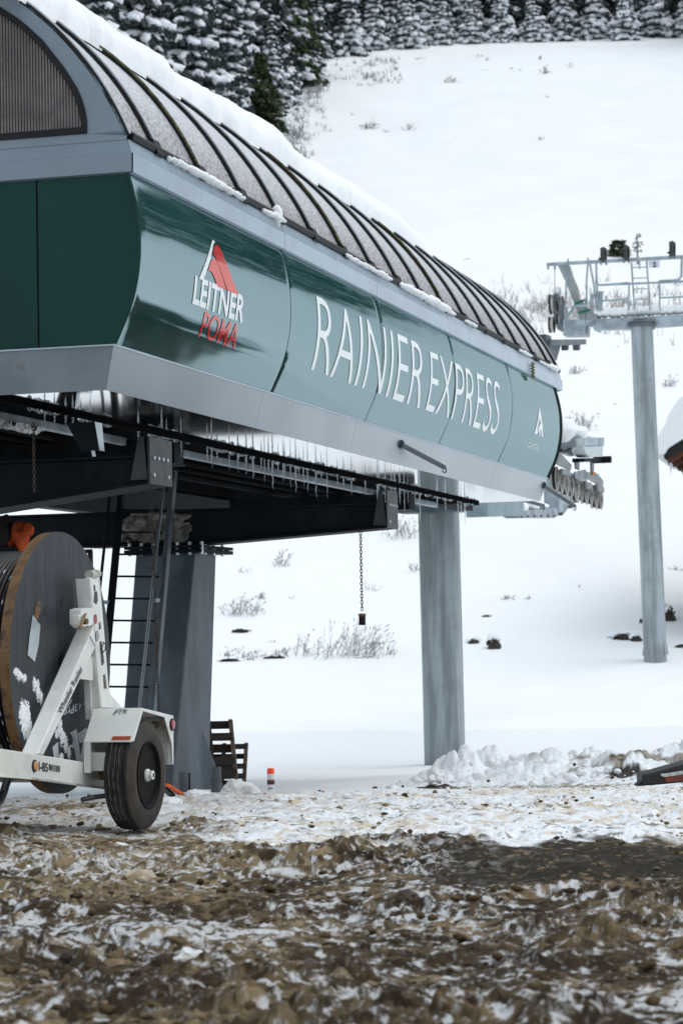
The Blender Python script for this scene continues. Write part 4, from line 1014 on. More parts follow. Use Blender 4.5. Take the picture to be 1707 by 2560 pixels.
# lettering and stickers
mb = MB(); text_on(mb, 'Wheeler Reeler', S(150, 1789), S(206, 1672)-S(150, 1789), (S(196, 1662)-S(206, 1672))*.0+(S(141, 1781)-S(150, 1789)), .01)
V_, F_ = text2d('Wheeler Reeler', .01); O_ = S(153, 1787, TA+.004); EX = S(209, 1672, TA+.004)-O_; EY = S(143.5, 1778, TA+.004)-O_
mb = MB(); mb.add([O_+EX*p[0]+EY*p[1] for p in V_], F_); build('lettering', mb, TEXTK, br)
V_, F_ = text2d('I-85', .02); O_ = S(97.5, 1927, TA+.004); EX = S(120.5, 1931.5, TA+.004)-O_; EY = S(97.5, 1904, TA+.004)-O_
mb = MB(); mb.add([O_+EX*p[0]+EY*p[1] for p in V_], F_); build('lettering', mb, TEXTK, fr_o)
mb = MB(); mb.prism([S(x, y, TA) for x, y in [(122.5, 1911), (149, 1915), (149, 1931.5), (122.5, 1926)]], v*.003); mb.prism([S(x, y, TA) for x, y in [(122, 1911), (124, 1911), (124, 1926), (122, 1926)]], v*.005, 1)
V_, F_ = text2d('S', .03); O_ = S(126.5, 1923, TA+.006); EX = S(131, 1924, TA+.006)-O_; EY = S(126.5, 1915, TA+.006)-O_; mb.add([O_+EX*p[0]+EY*p[1] for p in V_], F_, 1)
for k in range(3): mb.prism([S(x, y, TA) for x, y in [(139, 1917+k*4), (149, 1918.5+k*4), (149, 1920+k*4), (139, 1918.5+k*4)]], v*.005, 1)
build('sticker', mb, [mat('faded_sticker', (.20, .21, .19), rough=.5), TEXTK], fr_o)
mb = MB(); c = S(85.5, 1915.5, TA); P = []
mb.lathe(c, v, [(0, .042), (.008, .042), (.010, .035)], 28, mis=[0, 0]); mb.lathe(c+v*.006, v, [(0, .032), (.006, .032), (.012, .022), (.014, .008)], 24, mi=1)
build('marker_lamp', mb, [BLACK, AMBER], fr_o, smooth=True, autos=30)
def oval(c, rt, rz, m, par, txt=None):
    mb = MB(); mb.prism([c+u*rt*math.cos(th)+zz*rz*math.sin(th) for th in np.linspace(0, 2*math.pi, 25)[:-1]], v*.003)
    if txt:
        V_, F_ = text2d(txt, .02); O_ = c+u*rt*.55-zz*rz*.75+v*.004; mb.add([O_-u*(rt*1.1)*p[1]+zz*(rz*1.5)*p[0] for p in V_], F_, 1)
    build('sticker', mb, [m, WHITEL], par)
oval(S(238, 1548), .031, .036, STICKR, ms); oval(S(242, 1590), .032, .037, STICKG, ms, 'JARGE')
# fender
FB, FT, RT_, RB = (15.93, .64), (16.13, .87), (16.79, .79), (16.78, .43); AO, AI = -6.05, -6.40
fm = MB()
def sheet(mb, p, q_, a0=AI, a1=AO, th=.012, mi=0):
    d = np.array([q_[0]-p[0], q_[1]-p[1]]); n_ = np.array([-d[1], d[0]])/np.linalg.norm(d)*th
    mb.prism([W(p[0], a0, p[1]), W(q_[0], a0, q_[1]), W(q_[0]-n_[0], a0, q_[1]-n_[1]), W(p[0]-n_[0], a0, p[1]-n_[1])], v*(a1-a0), mi)
sheet(fm, FB, FT); sheet(fm, FT, RT_); sheet(fm, RT_, RB, mi=0)
fo = [FB, FT, RT_, RB]
fi = [(15.965, .64), (16.155, .845), (16.60, .785), (16.75, .58), (16.765, .43)]
loop = [W(t, AO, z) for t, z in [FB, FT, RT_, RB, (16.765, .43), (16.75, .58), (16.60, .785), (16.155, .845), (15.965, .64)]]
fm.prism(loop, v*.008)
fm.prism([W(16.775, AI, .43), W(16.775, AI, .79), W(16.13, AI, .87), W(15.93, AI, .64), W(15.93, AI, .60)], -v*.01)
fd = build('fender', fm, TRAILW, tr, bev=.003)
mb = MB(); mb.tbox(16.755, 16.765, AI+.01, AO-.03, .43, .77); build('fender_liner', mb, TRAILR, fd, label='rust-flaked inner face')
mb = MB(); d = (np.array(FT)-np.array(FB)); d /= np.linalg.norm(d); n_ = np.array([-d[1], d[0]])
def onf(s, a, l=.004): q_ = np.array(FB)+d*s+n_*l; return W(q_[0], a, q_[1])
mb.add([onf(.012, AO-.155), onf(.012, AO-.012), onf(.045, AO-.012), onf(.045, AO-.148)], [(0, 1, 2, 3)]); build('reflector', mb, REFL, fd)
V_, F_ = text2d('PTR', .0); mb = MB(); O_ = onf(.235, AI+.155); EX = onf(.25, AI+.255)-O_; EY = onf(.275, AI+.162)-O_; mb.add([O_+EX*p[0]+EY*p[1]+(onf(0, 0, .006)-onf(0, 0, .004)) for p in V_], F_)
O2 = [onf(.28+.012*math.sin(k/8*math.pi), AI+.165+.09*k/8, .006) for k in range(9)]; mb.tube(O2, .0015, 4)
build('lettering', mb, TEXTK, fd)
mb = MB(); c = W(16.745, AO+.008, .725); mb.lathe(c, v, [(0, .045), (.008, .045)], 24, mi=0); mb.lathe(c+v*.006, v, [(0, .033), (.01, .033), (.014, .02)], 24, mi=1); build('tail_lamp', mb, [BLACK, REDLENS], fd, smooth=True, autos=30)
mb = MB(); mb.box(W(15.93, AI-.01, .42), u*.02, v*.05, zz*.22); mb.box(W(16.0, AI, .43), u*.01, v*.17, zz*.13); build('fender_stay', mb, TRAILW, fd)
# wheel
WC = W(16.265, -6.045, .383)
prof = []; R_ = .388; wd = .215
prof = [(-wd, .22), (-wd-.005, .30), (-wd, .345), (-wd+.02, .372)]
grooves = [.055, .09, .125, .16]
x0 = -wd+.02; mis = [1, 1, 1]
xs_ = []
for g_ in grooves: xs_ += [(-wd+g_-.006, R_), (-wd+g_-.003, R_-.010), (-wd+g_+.003, R_-.010), (-wd+g_+.006, R_)]
prof += [(-wd+.03, R_-.003)]+xs_+[(-.03, R_-.003), (-.02, .374), (.0, .345), (.006, .30), (.0, .255), (-.008, .235), (-.03, .228)]
mis = [1, 1, 1, 0]+[0]*(len(xs_)+1)+[1]*7
mis = mis[:len(prof)-1]+[1]*max(0, len(prof)-1-len(mis))
mb = MB(); mb.lathe(WC, v, prof, 72, mis=mis)
wh = build('wheel', mb, [TYREM, SIDEW], tr, smooth=True, autos=35)
mb = MB(); mb.lathe(WC, v, [(-.10, .05), (-.19, .06), (-.20, .10), (-.19, .17), (-.15, .205), (-.06, .212), (-.015, .226), (.004, .240), (.004, .232), (-.02, .215)], 48); build('rim', mb, mat('black_rim', (.0015, .0018, .0025), rough=.6, spec=.12, var=.2, vscale=6), wh, smooth=True, autos=30)
mb = MB(); mb.lathe(WC, v, [(-.17, .06), (-.06, .058), (-.03, .05), (-.02, .045), (-.005, .045), (.0, .038)], 24); mb.lathe(WC, v, [(-.005, .036), (.03, .036), (.033, .03)], 6); mb.lathe(WC, v, [(.030, .014), (.036, .014)], 12, mi=1)
build('hub', mb, [TRAILW, BLACK], wh)
mb = MB()
for k in range(8):
    th = k*math.pi/4+.3; mb.lathe(WC+u*.085*math.cos(th)+zz*.085*math.sin(th)-v*.19, v, [(0, .011), (.04, .011)], 6)
build('lug_nut', mb, PLATE, wh)
mb = MB()   # muddy streaks dried in the tread grooves facing the camera
for gi, g_ in enumerate(grooves[:3]):
    pts = [WC+v*(-wd+g_+.004*math.sin(k*.8+gi))+(-u*math.cos(th)+zz*math.sin(th))*(R_-.004) for k, th in enumerate(np.linspace(-.9, .8, 24))]
    mb.tube(pts, [.0035+.002*math.sin(k*1.9+gi) for k in range(24)], 5)
build('dried_mud', mb, MUDLINE, wh, smooth=True)
mb = MB(); mb.tube([WC-v*.15, WC-v*1.9], .035, 10); mb.lathe(WC, v, [(-.30, .13), (-.26, .135), (-.25, .10)], 24); build('axle', mb, TRAILR, tr, smooth=True)
wh2 = copy_tree(wh); wh2.parent = tr; wh2.location = Vector(-v*1.75)
build('fender', MB().tbox(15.93, 16.78, AI-1.8, AI-1.45, .80, .82), TRAILW, tr)

# ---- the reel
AF = -6.60; RC = (16.02, 1.205); RRAD = .935
rl = empty('cable_reel', W(RC[0], AF-.5, RC[1]-RRAD), 'large wooden cable reel with grey painted flange and brown rim wound with black cable', 'cable reel')
def disc_planks(a_face, a_th, mats, nm):
    mb = MB(); n = 9; w = 2*RRAD/n; tilt = -.035
    for k in range(n):
        x0, x1 = -RRAD+k*w+.0016, -RRAD+(k+1)*w-.0016
        xs = np.linspace(x0, x1, 9)
        def yl(x): return math.sqrt(max(0, RRAD**2-x*x))
        up = [(x, yl(x)) for x in xs]; dn = [(x, -yl(x)) for x in xs[::-1]]
        poly = [(x*math.cos(tilt)-y*math.sin(tilt), x*math.sin(tilt)+y*math.cos(tilt)) for x, y in up+dn]
        mb.prism([W(RC[0]+x, a_face, RC[1]+y) for x, y in poly], -v*a_th, 0, 1)
    mb.lathe(W(RC[0], a_face-.01, RC[1]), -v, [(0, RRAD-.01), (a_th-.02, RRAD-.01)], 64, mi=1)
    return build(nm, mb, mats, rl)
fl = disc_planks(AF, .075, [WOODG, WOODB], 'flange')
disc_planks(AF-1.05, .075, [WOODG, WOODB], 'flange')
mb = MB(); prof = [(.076, .80)]
for k in range(26):
    h = .078+k*.0345; prof += [(h, .782), (h+.008, .800), (h+.0175, .806), (h+.027, .800), (h+.0344, .782)]
mb.lathe(W(RC[0], AF, RC[1]), -v, prof+[(1.04, .7)], 72); build('wound_cable', mb, CABLE, rl, smooth=True, autos=60)
mb = MB()
for k in (0, 1, 2, 4):
    h = .09+k*.0345
    for th in np.arange(2.2, 4.2, .09): 
        if random.random() < .5: continue
        P = W(RC[0], AF-h, RC[1]); mb.tube([P+u*.811*math.cos(th+d_)+zz*.811*math.sin(th+d_) for d_ in (0, .02, .045)], .003, 4)
build('cable_marking', mb, WHITEL, rl)
mb = MB(); mb.lathe(W(RC[0]+.0, AF-.02, RC[1]), v, [(0, .07), (.022, .07), (.023, .05)], 24); build('axle_hole', mb, BLACK, fl)
def F2(x, y, l=.003): t, z = onA(x, y, AF); return W(t, AF+l, z)
def fdec(pts, m, nm, th=.003):
    V, F = poly2d([onA(x, y, AF) for x, y in pts]); mb = MB(); mb.add([W(p[0], AF+th, p[1]) for p in V], F); return build(nm, mb, m, fl)
def c3(x, y): return (x*.19133, 1700+y*.19133)
PW = mat('white_stencil_paint', (.50, .54, .58), rough=.6, var=.2, vscale=8, stretch=(4, 4, .5))
fdec([c3(*p) for p in [(910, 690), (998, 640), (1062, 1090), (990, 1085), (975, 960), (960, 900), (930, 880), (905, 890), (900, 860), (935, 845), (948, 810), (945, 760), (930, 720)]], PW, 'painted_mark')
fdec([c3(*p) for p in [(1008, 700), (1128, 622), (1150, 740), (1112, 850), (1102, 1075), (1066, 1070), (1048, 990), (1070, 870), (1075, 812), (1036, 830)]], PW, 'painted_mark')
fdec([c3(*p) for p in [(1185, 1020), (1205, 945), (1225, 960), (1228, 1010), (1180, 1110), (1172, 1090)]], PW, 'painted_mark')
fdec([c3(*p) for p in [(680, 880), (755, 810), (765, 1040), (700, 1025)]], PW, 'painted_mark')
fdec([c3(*p) for p in [(700, 540), (760, 520), (940, 240), (920, 300), (790, 500), (760, 560)]], PW, 'painted_mark')
V_, F_ = text2d('www.43Products.com', .02); O_ = F2(229, 1744); EXv = F2(150, 1797)-O_; EX = EXv*2.0; EY = F2(227, 1765)-O_; EY = EY*-1.
O_ = F2(236, 1737); e1 = (F2(155, 1775)-F2(226, 1741)); e1 = e1/np.linalg.norm(e1); e2 = F2(150, 1800)-F2(150, 1778)
V_, F_ = text2d('ww.43Products', .02)
mb = MB(); mb.add([O_+e1*(.95*p[0])+e2*(.95*(p[1])) for p in V_], [f[::1] for f in F_]); build('lettering', mb, PW, fl)
fdec([(80, 1538), (99, 1563), (95, 1610), (85, 1655), (67, 1638), (72, 1590)], PLATE, 'metal_plate', .006)
fdec([(83, 1545), (88, 1515), (94, 1502), (99, 1504), (101, 1515), (98, 1535), (94, 1550)], mat('orange_hole', (.14, .07, .03), rough=.8, var=.4, vscale=50), 'slot_hole', .004)
for (x, y, r) in ((113, 1529, .035), (156, 1503, .04), (178, 1538, .03)):
    mb = MB(); mb.lathe(F2(x, y, -.002), v, [(0, r), (.005, r)], 18); build('bolt_hole', mb, mat('hole_grey', (.012, .014, .017), rough=.6), fl)
def onflange(parts, lab):
    mb = MB()
    for i, (x, y, rx, ry) in enumerate(parts): splat(mb, F2(x, y, -.004), u*rx*1.2, zz*ry*1.2, v, .012, i*2.3+len(lab), 44, -.18, .5, 3.2)
    build('snow_patch', mb, SNOW, smooth=True, autos=0, label=lab, cat='snow')
onflange([(58, 1790, .07, .10), (66, 1812, .07, .12), (72, 1830, .05, .10), (55, 1775, .04, .06), (75, 1848, .03, .05), (68, 1772, .03, .05), (71, 1858, .03, .05)], 'big clump of snow stuck to the lower left of the grey reel flange')
onflange([(40, 1680, .05, .03), (48, 1690, .06, .035), (60, 1697, .04, .03)], 'small snow streak stuck high on the left of the reel flange')
onflange([(85, 1710, .03, .05), (94, 1728, .03, .07), (102, 1745, .025, .05)], 'long thin snow streak stuck above the brace on the reel flange')
onflange([(150, 1812, .03, .04), (148, 1825, .05, .05), (156, 1845, .05, .06), (164, 1862, .035, .06), (172, 1885, .03, .05), (141, 1836, .03, .03)], 'twisted clump of snow stuck between brace and mast on the reel flange')
onflange([(153, 1893, .04, .03)], 'snow crumbs on the reel flange just above the trailer frame')
mb = MB(); mb.tube([S(20, 1948, -6.7), S(14, 1965, -6.7), S(8, 1985, -6.7), S(0, 2003, -6.65), S(-12, 2018, -6.6)], .028, 10); build('hose', mb, CABLE, smooth=True, label='thick black hose drooping under the trailer tongue', cat='hose')

# black metal frame and orange cloth behind the reel
mb = MB(); TF = 22.5
def FT_(x, y): a, z = onT(x, y, TF); return W(TF, a, z)
mb.bar(FT_(178, 1380), FT_(230, 1378), .04, .04); mb.bar(FT_(226, 1380), FT_(227, 1470), .04, .04); build('metal_frame', mb, BLACK, label='black square tube frame corner showing behind the reel', cat='frame')
mb = MB(); TO = 21.5
def FO(x, y): a, z = onT(x, y, TO); return W(TO, a, z)
vv_, ff_ = poly2d([(20, 1366), (24, 1325), (38, 1313), (68, 1305), (82, 1320), (80, 1345), (60, 1368), (50, 1368)])
P = MB(); cx = FO(52, 1340)
V0, F0 = ICO3
def wrap(c, rx, rz, ry, seed, mbb):
    n_ = 1+.35*fbm(V0[:, 0]*1.3+seed, V0[:, 1]*1.3, V0[:, 2]*1.3, o=3)+.15*ridged(V0[:, 0]*1.6+seed, V0[:, 1]*1.6, V0[:, 2]*1.6, o=2)
    mbb.add(c+(V0[:, :1]*n_[:, None])*v*rx+(V0[:, 1:2]*n_[:, None])*u*ry+(V0[:, 2:]*n_[:, None])*zz*rz, F0)
wrap(FO(52, 1338), .085, .12, .10, 2., P); wrap(FO(70, 1325), .05, .06, .06, 5., P); wrap(FO(28, 1358), .04, .06, .06, 9., P)
build('orange_cloth', P, ORANGEC, smooth=True, autos=0, label='crumpled orange cloth bundle behind the top of the reel', cat='cloth')
P = MB(); wrap(FO(8, 1335), .11, .15, .1, 3., P); build('dark_bundle', P, mat('dark_cloth', (.012, .009, .008), rough=.9, var=.3, vscale=5), smooth=True, autos=0, label='dark brown bundle left of the orange cloth', cat='bundle')
mb = MB(); mb.tbox(21.4, 21.9, FO(-60, 1369)@v, FO(50, 1369)@v, FO(0, 1385)[2], FO(0, 1369)[2]); build('dark_ledge', mb, STEELD, label='dark steel ledge under the orange cloth bundle', cat='ledge')

# ================================================================== SMALL YARD THINGS
def gz(x, y): return float(G(x, y))
def PG(px, py, Y): P = onY(px, py, Y); return P
# spray can
c = onY(677.5, 1984, 23.3); gzc = c[2]; H = 62/FPX*23.3; rr_ = 9.3/FPX*23.3
can = empty('spray_can', c, 'white spray paint can with an orange red cap standing in the snow', 'spray can')
mb = MB(); mb.lathe(c, zz, [(0, rr_*.98), (.005, rr_), (H*.78, rr_), (H*.79, rr_*.94)], 32); build('body', mb, LABEL1, can, smooth=True, autos=40)
mb = MB(); mb.lathe(c, zz, [(H*.785, rr_*.97), (H*.79, rr_*.99), (H*.99, rr_*.93), (H, rr_*.88)], 32); build('cap', mb, CAPRED, can, smooth=True, autos=40)
mb = MB(); mb.lathe(c, zz, [(H*.35, rr_+.0006), (H*.55, rr_+.0006)], 32, mi=0); mb.lathe(c, zz, [(H*.375, rr_+.001), (H*.51, rr_+.001)], 32, mi=1)
def cyl(th, z, e=.0016): return c+np.array([(rr_+e)*math.sin(th), -(rr_+e)*math.cos(th), z])
mb.add([cyl(.75*math.cos(k/12*math.pi), H*(.50+.09*math.sin(k/12*math.pi))) for k in range(13)]+[cyl(.75*math.cos(k/12*math.pi), H*(.50-.06*math.sin(k/12*math.pi))) for k in range(12, -1, -1)], [tuple(range(26))], 0)
for k in (-.45, 0, .45): mb.add([cyl(k-.16, H*.18), cyl(k+.16, H*.18), cyl(k+.16, H*.23), cyl(k-.16, H*.23)], [(0, 1, 2, 3)], 1)
mb.add([cyl(-.8, H*.68), cyl(.8, H*.68), cyl(.8, H*.70), cyl(-.8, H*.70)], [(0, 1, 2, 3)], 1)
mb.add([cyl(-.4, H*.51), cyl(.4, H*.51), cyl(.4, H*.535), cyl(-.4, H*.535)], [(0, 1, 2, 3)], 2)
build('label_print', mb, [LABELR, LABELK, WHITEL], can)
# PVC stubs
for (px, pb, pt, w, col_lab) in ((458, 1976, 1933, 27, 'short grey plastic pipe stub standing in front of the leg'), (540, 1984, 1918, 27, 'taller grey plastic pipe stub with a joint ring right of the leg')):
    Yp = 24.2; b_ = onY(px, pb+10, Yp); t__ = onY(px, pt, Yp); h = t__[2]-b_[2]; r_ = w/2/FPX*Yp
    mb = MB(); j = .04*(1 if px < 500 else 2.8)+.05
    mb.lathe(b_, zz, [(0, r_*.93), (j, r_*.93), (j+.002, r_*1.08), (j+.02, r_*1.08), (j+.022, r_), (h-.004, r_), (h, r_*.97), (h, r_*.85), (h-.1, r_*.85)], 28)
    build('pipe_stub', mb, PVC, smooth=True, autos=35, label=col_lab, cat='pipe')
mb = MB(); P = onY(475, 1975, 24.3); mb.box(P-np.array([.03, 0, 0]), np.array([.035, 0, 0]), np.array([0, .03, 0]), zz*.17); build('black_post', mb, BLACK, label='short black flat post beside the grey pipe stub', cat='post')
# strap
Ys = [22.6, 22.7, 22.8, 22.9, 22.9, 22.8]; pts = [onY(x, y, Y) for (x, y), Y in zip([(414, 1962), (432, 1972), (452, 1985), (473, 1998), (490, 1999), (513, 1994)], Ys)]
mb = MB()
for i in range(len(pts)-1): mb.bar(pts[i], pts[i+1]+(pts[i+1]-pts[i])*.06, .05, .022)
build('orange_strap', mb, ORANGE, bev=.004, label='bright orange strap lying in the snow beside the wheel', cat='strap')
for pts, r_, lab in (([onY(413, 1956, 23), onY(436, 1976, 23), onY(452, 1987, 23)], .02, 'black hose running beside the top end of the orange strap'), ([onY(415, 1975, 22.5), onY(432, 1990, 22.4)], .03, 'short black pipe end in the snow right of the tyre'), ([onY(513, 1996, 22.8), onY(535, 1990, 23), onY(548, 1986, 23.1)], .015, 'grey black strap tail continuing right of the orange strap'), ([onY(205, 2000, 21.2), onY(235, 1994, 21.3), onY(268, 1990, 21.3)], .022, 'black pole lying in the snow left of the tyre')):
    mb = MB(); mb.tube(pts, r_, 8); build('black_hose', mb, CABLE, smooth=True, label=lab, cat='hose')
# pallets (stood on edge, leaning)
def pallet(px, py_top, px_r, Y, lean, lab, n=5, wpx=120):
    top = onY(px, py_top, Y); g0 = onY(px, 1973, Y); h = top[2]-g0[2]
    r = empty('pallet', g0, lab, 'pallet', 'wooden pallets stood on edge'); wd_ = wpx/FPX*Y
    lx = (px_r-px)/FPX*Y
    def Pp(fx, fz, dy=0.): return g0+np.array([-wd_*(1-fx)+lx*(1-fz)*0+lean*(1-fz), dy, h*fz])
    for k, fx in enumerate((.0, .5, 1.)):
        mb = MB(); mb.prism([Pp(fx, 0), Pp(fx, 1), Pp(fx, 1)+[-.045, 0, 0], Pp(fx, 0)+[-.045, 0, 0]], np.array([0, .10, 0])); build('stringer', mb, WOODM if fx == 1. else WOODD, r, bev=.003)
    zs = np.linspace(.0, .86, n)
    for k in range(n):
        mb = MB(); f = zs[k]; mb.prism([Pp(0, f, .102), Pp(1, f, .102), Pp(1, f+.115, .102), Pp(0, f+.115, .102)], np.array([0, .018, 0])); build('board', mb, WOODD, r)
        if k in (1, 2, 4) or n == 4:
            mb = MB(); mb.prism([Pp(0, f+.01, -.02), Pp(.97, f+.01, -.02), Pp(.97, f+.12, -.02), Pp(0, f+.12, -.02)], np.array([0, .018, 0])); build('board', mb, WOODD, r)
pallet(583, 1799, 598, 27.6, .065, 'taller dark pallet on edge leaning behind the leg', 6, 110)
pallet(622, 1858, 615, 28.1, -.04, 'shorter dark pallet on edge behind the taller one', 5, 110)
# snow chunk in front of pallets
def chunk(name, px, py, Y, r, lab, m=None, k=3, sharp=.15):
    P = onY(px, py, Y); mb = MB()
    for i in range(k):
        lump(mb, P+np.array([random.uniform(-.8, .8)*r[0], random.uniform(-.5, .5)*r[1], random.uniform(-.3, .2)*r[2]]) if i else P, np.array(r)*(1 if i == 0 else random.uniform(.4, .7)), ICO3, .3, 1.5, i*3+px*.1, sharp=sharp)
    return build(name, mb, m or SNOW, smooth=True, autos=28, label=lab, cat='snow')
DSN = mat('dirty_snow', (.62, .60, .55), rough=.8, col2=(.80, .82, .83), vscale=9, wear=((.16, .11, .06), 9, .60, .70), bump=.01, bscale=25)
chunk('snow_chunk', 600, 1985, 22.6, [.13, .12, .12], 'broken heap of snow in front of the pallets', DSN, 5)
chunk('snow_chunk', 628, 1990, 22.5, [.08, .1, .09], 'small pointed heap of snow just left of the spray can', DSN, 4)
chunk('snow_chunk', 490, 1990, 22.8, [.10, .1, .05], 'low heap of white snow behind the orange strap', SNOW, 4)
chunk('snow_chunk', 425, 2010, 20.5, [.10, .1, .05], 'low heap of snow right of the trailer wheel', SNOW, 4)
TSN = mat('tan_slush', (.26, .19, .11), rough=.75, col2=(.55, .47, .36), vscale=8, bump=.01, bscale=30)
P = W(16.0, -6.0, .0)
chunk('mud_lump', 1013, 2248, 12.35, [.055, .05, .042], 'biggest brown mud clod in the middle of the yard', mat('clod_brown', (.085, .062, .04), rough=.8, var=.4, vscale=16, bump=.006, bscale=60), 2, .2)
chunk('mud_lump', 350, 2200, 13.5, [.085, .06, .045], 'tan slush lump left of centre of the yard', TSN, 3, .2)
chunk('mud_lump', 480, 2405, 10., [.05, .04, .04], 'pointed crust of snow and mud in the left foreground', DSN, 3, .3)
chunk('mud_lump', 165, 2395, 10., [.022, .02, .022], 'dark upright mud clod in the left foreground', mat('clod_dark', (.03, .024, .018), rough=.8), 2, .2)
# black case on the right
Yc = 22.6; P0 = onY(1603, 1962, Yc); sx = (FPX/Yc)
case = empty('equipment_case', P0, 'scuffed black case with a red brown strip lying at the right edge of the yard', 'case')
def PC(x, y, dy=0.): return onY(x, y, Yc)+np.array([0, dy, 0])
mb = MB(); mb.prism([PC(x, y) for x, y in [(1604, 1938), (1640, 1930), (1707, 1911), (1790, 1888), (1790, 1950), (1707, 1957), (1655, 1962), (1606, 1966)]], np.array([0, .45, 0])); build('shell', mb, mat('scuffed_black_plastic', (.007, .006, .006), rough=.6, wear=((.12, .12, .12), 14, .66, .74), var=.3, vscale=5), case, bev=.02)
mb = MB(); mb.prism([PC(x, y, -.004) for x, y in [(1650, 1936), (1707, 1927), (1790, 1914), (1790, 1924), (1707, 1936), (1660, 1943), (1653, 1941)]], np.array([0, -.02, 0])); build('white_band', mb, mat('dirty_white_band', (.45, .45, .44), rough=.5, var=.3, vscale=20), case)
mb = MB(); mb.prism([PC(x, y, -.004) for x, y in [(1660, 1944), (1707, 1937), (1790, 1925), (1790, 1944), (1707, 1953), (1664, 1956)]], np.array([0, -.012, 0])); build('red_strip', mb, mat('red_brown_strip', (.13, .022, .008), rough=.5, var=.3, vscale=12), case)
mb = MB(); mb.prism([PC(x, y, .02) for x, y in [(1590, 1966), (1606, 1952), (1612, 1966)]], np.array([0, .2, 0])); build('corner', mb, BLACK, case)
# straw on ground
mb = MB()
def straw(cx, cy, Y, sx_, sy_, n):
    for k in range(n):
        P = onY(cx, cy, Y)+np.array([random.gauss(0, sx_), random.gauss(0, sy_), random.uniform(0, .02)]); P[2] = gz(P[0], P[1])+.012+random.uniform(0, .02); a = random.uniform(-.9, .9)+(0 if random.random() < .8 else 1.5)
        d_ = np.array([math.cos(a), math.sin(a), random.uniform(-.15, .35)])*random.uniform(.05, .13); mb.tube([P, P+d_*.5+zz*.006, P+d_], .0018, 3)
straw(100, 2010, 20., .18, .25, 150); straw(190, 1998, 20.6, .14, .25, 80); straw(30, 2015, 19.5, .2, .3, 80); straw(1450, 1965, 23.0, .35, .12, 110); straw(1300, 1960, 23.2, .4, .1, 60); straw(700, 2040, 19, 1.0, .8, 50)
build('straw', mb, STRAW, label='dead grass and straw scattered on the slush', cat='straw', kind='stuff', loc=(0, 20, 0))

# ================================================================== LIFT TOWER
TT = 57.0
def Q(x, y, t=TT): a, z = onT(x, y, t); return W(t, a, z)
P = Q(1640, 1640); tw = empty('lift_tower', P, 'grey chairlift tower with crossarm, work platform rails and number 2 plate', 'lift tower')
hw = 27.3/FPX*59; c0 = Q(1638.5, 1660); c1 = Q(1604, 815)
mb = MB(); mb.tube([c0, lerp(c0, c1, .5), c1], [hw*1.02, hw*1.0, hw*.97], 32)
for k in range(8): 
    th = k*math.pi/4; e = np.array([math.cos(th), math.sin(th), 0]); cb = Q(1638.2, 1634); mb.prism([cb+e*hw*.9, cb+e*hw*1.16-zz*.05, cb+e*hw*.98+zz*.30], np.cross(e, zz)*.02)
build('column', mb, COLUMN, tw, smooth=True, autos=40)
mb = MB(); axd = (c1-c0)/np.linalg.norm(c1-c0); mb.lathe(c1, axd, [(-.02, hw*1.28), (.05, hw*1.28)], 32); mb.lathe(c1, axd, [(.06, hw*1.28), (.12, hw*1.22)], 32)
mb.prism([Q(1578, 818), Q(1630, 818), Q(1618, 795), Q(1584, 795)], u*.5); build('column_flange', mb, STEEL, tw, bev=.01)
mb = MB(); mb.prism([Q(1488, 796), Q(1707, 786), Q(1900, 777), Q(1900, 808), Q(1700, 810), Q(1620, 816), Q(1490, 822)], u*.45); build('crossarm', mb, STEELL, tw, bev=.02)
mb = MB(); mb.prism([Q(1410, 800), Q(1490, 795), Q(1490, 812), Q(1410, 818)], u*.3); mb.prism([Q(1483, 785), Q(1492, 785), Q(1492, 823), Q(1483, 823)], u*.6-.0*v)
build('arm_end', mb, STEELL, tw, bev=.01)
mb = MB(); mb.prism([Q(1366, 656), Q(1707, 636.5), Q(1900, 627), Q(1900, 636), Q(1707, 645), Q(1366, 663.5)], u*.10); mb.prism([Q(1366, 658), Q(1371, 658), Q(1371, 672), Q(1367, 672)], u*.08); mb.prism([Q(1384, 660), Q(1388, 660), Q(1388, 672), Q(1384, 672)], u*.08)
build('lifting_beam', mb, STEELL, tw, bev=.006)
mb = MB(); mb.prism([Q(1394, 662), Q(1421, 661), Q(1430, 690), Q(1443, 720), Q(1446, 745), Q(1435, 757), Q(1414, 706)], u*.25)
mb.prism([Q(1435, 757), Q(1446, 745), Q(1452, 750), Q(1478, 778), Q(1478, 800), Q(1450, 800)], u*.25)
build('inclined_strut', mb, mat('strut_steel', (.26, .29, .295), rough=.6, metal=.2, var=.15, vscale=2), tw, bev=.01)
mb = MB()
for p in [[(1435, 757), (1461, 747), (1461, 752), (1436, 762)], [(1445, 779), (1475, 772), (1475, 777), (1446, 784)]]: mb.prism([Q(x, y, TT-.03) for x, y in p], -u*.03)
build('green_tape', mb, TAPE, tw)
mb = MB()
def tb(pts, r=.022, t=TT): mb.tube([Q(x, y, t) for x, y in pts], r, 8)
tb([(1420, 646), (1415, 700), (1412, 790)]); tb([(1470, 644), (1466, 700), (1466, 760)]); tb([(1473, 652), (1484, 710), (1491, 772)], .025)
tb([(1490, 655), (1491, 700), (1496, 712), (1710, 703)], .028); tb([(1497, 712), (1573, 706)], .02); tb([(1490, 700), (1497, 775)], .03)
tb([(1572, 706), (1571, 775)]); tb([(1500, 752), (1573, 747)]); tb([(1578, 655), (1586, 775)]); tb([(1616, 652), (1625, 775)])
for y_ in (668, 695, 722, 748): tb([(1579+(y_-655)*.07, y_), (1618+(y_-655)*.07, y_-1)], .014)
tb([(1598, 650), (1599, 672)], .02); tb([(1648, 704), (1649, 775)]); tb([(1648, 702), (1695, 700), (1703, 690), (1704, 645)], .03); tb([(1648, 744), (1720, 741)])
tb([(1477, 760), (1478, 738), (1500, 731)], .04); tb([(1501, 728), (1500, 775)], .06)
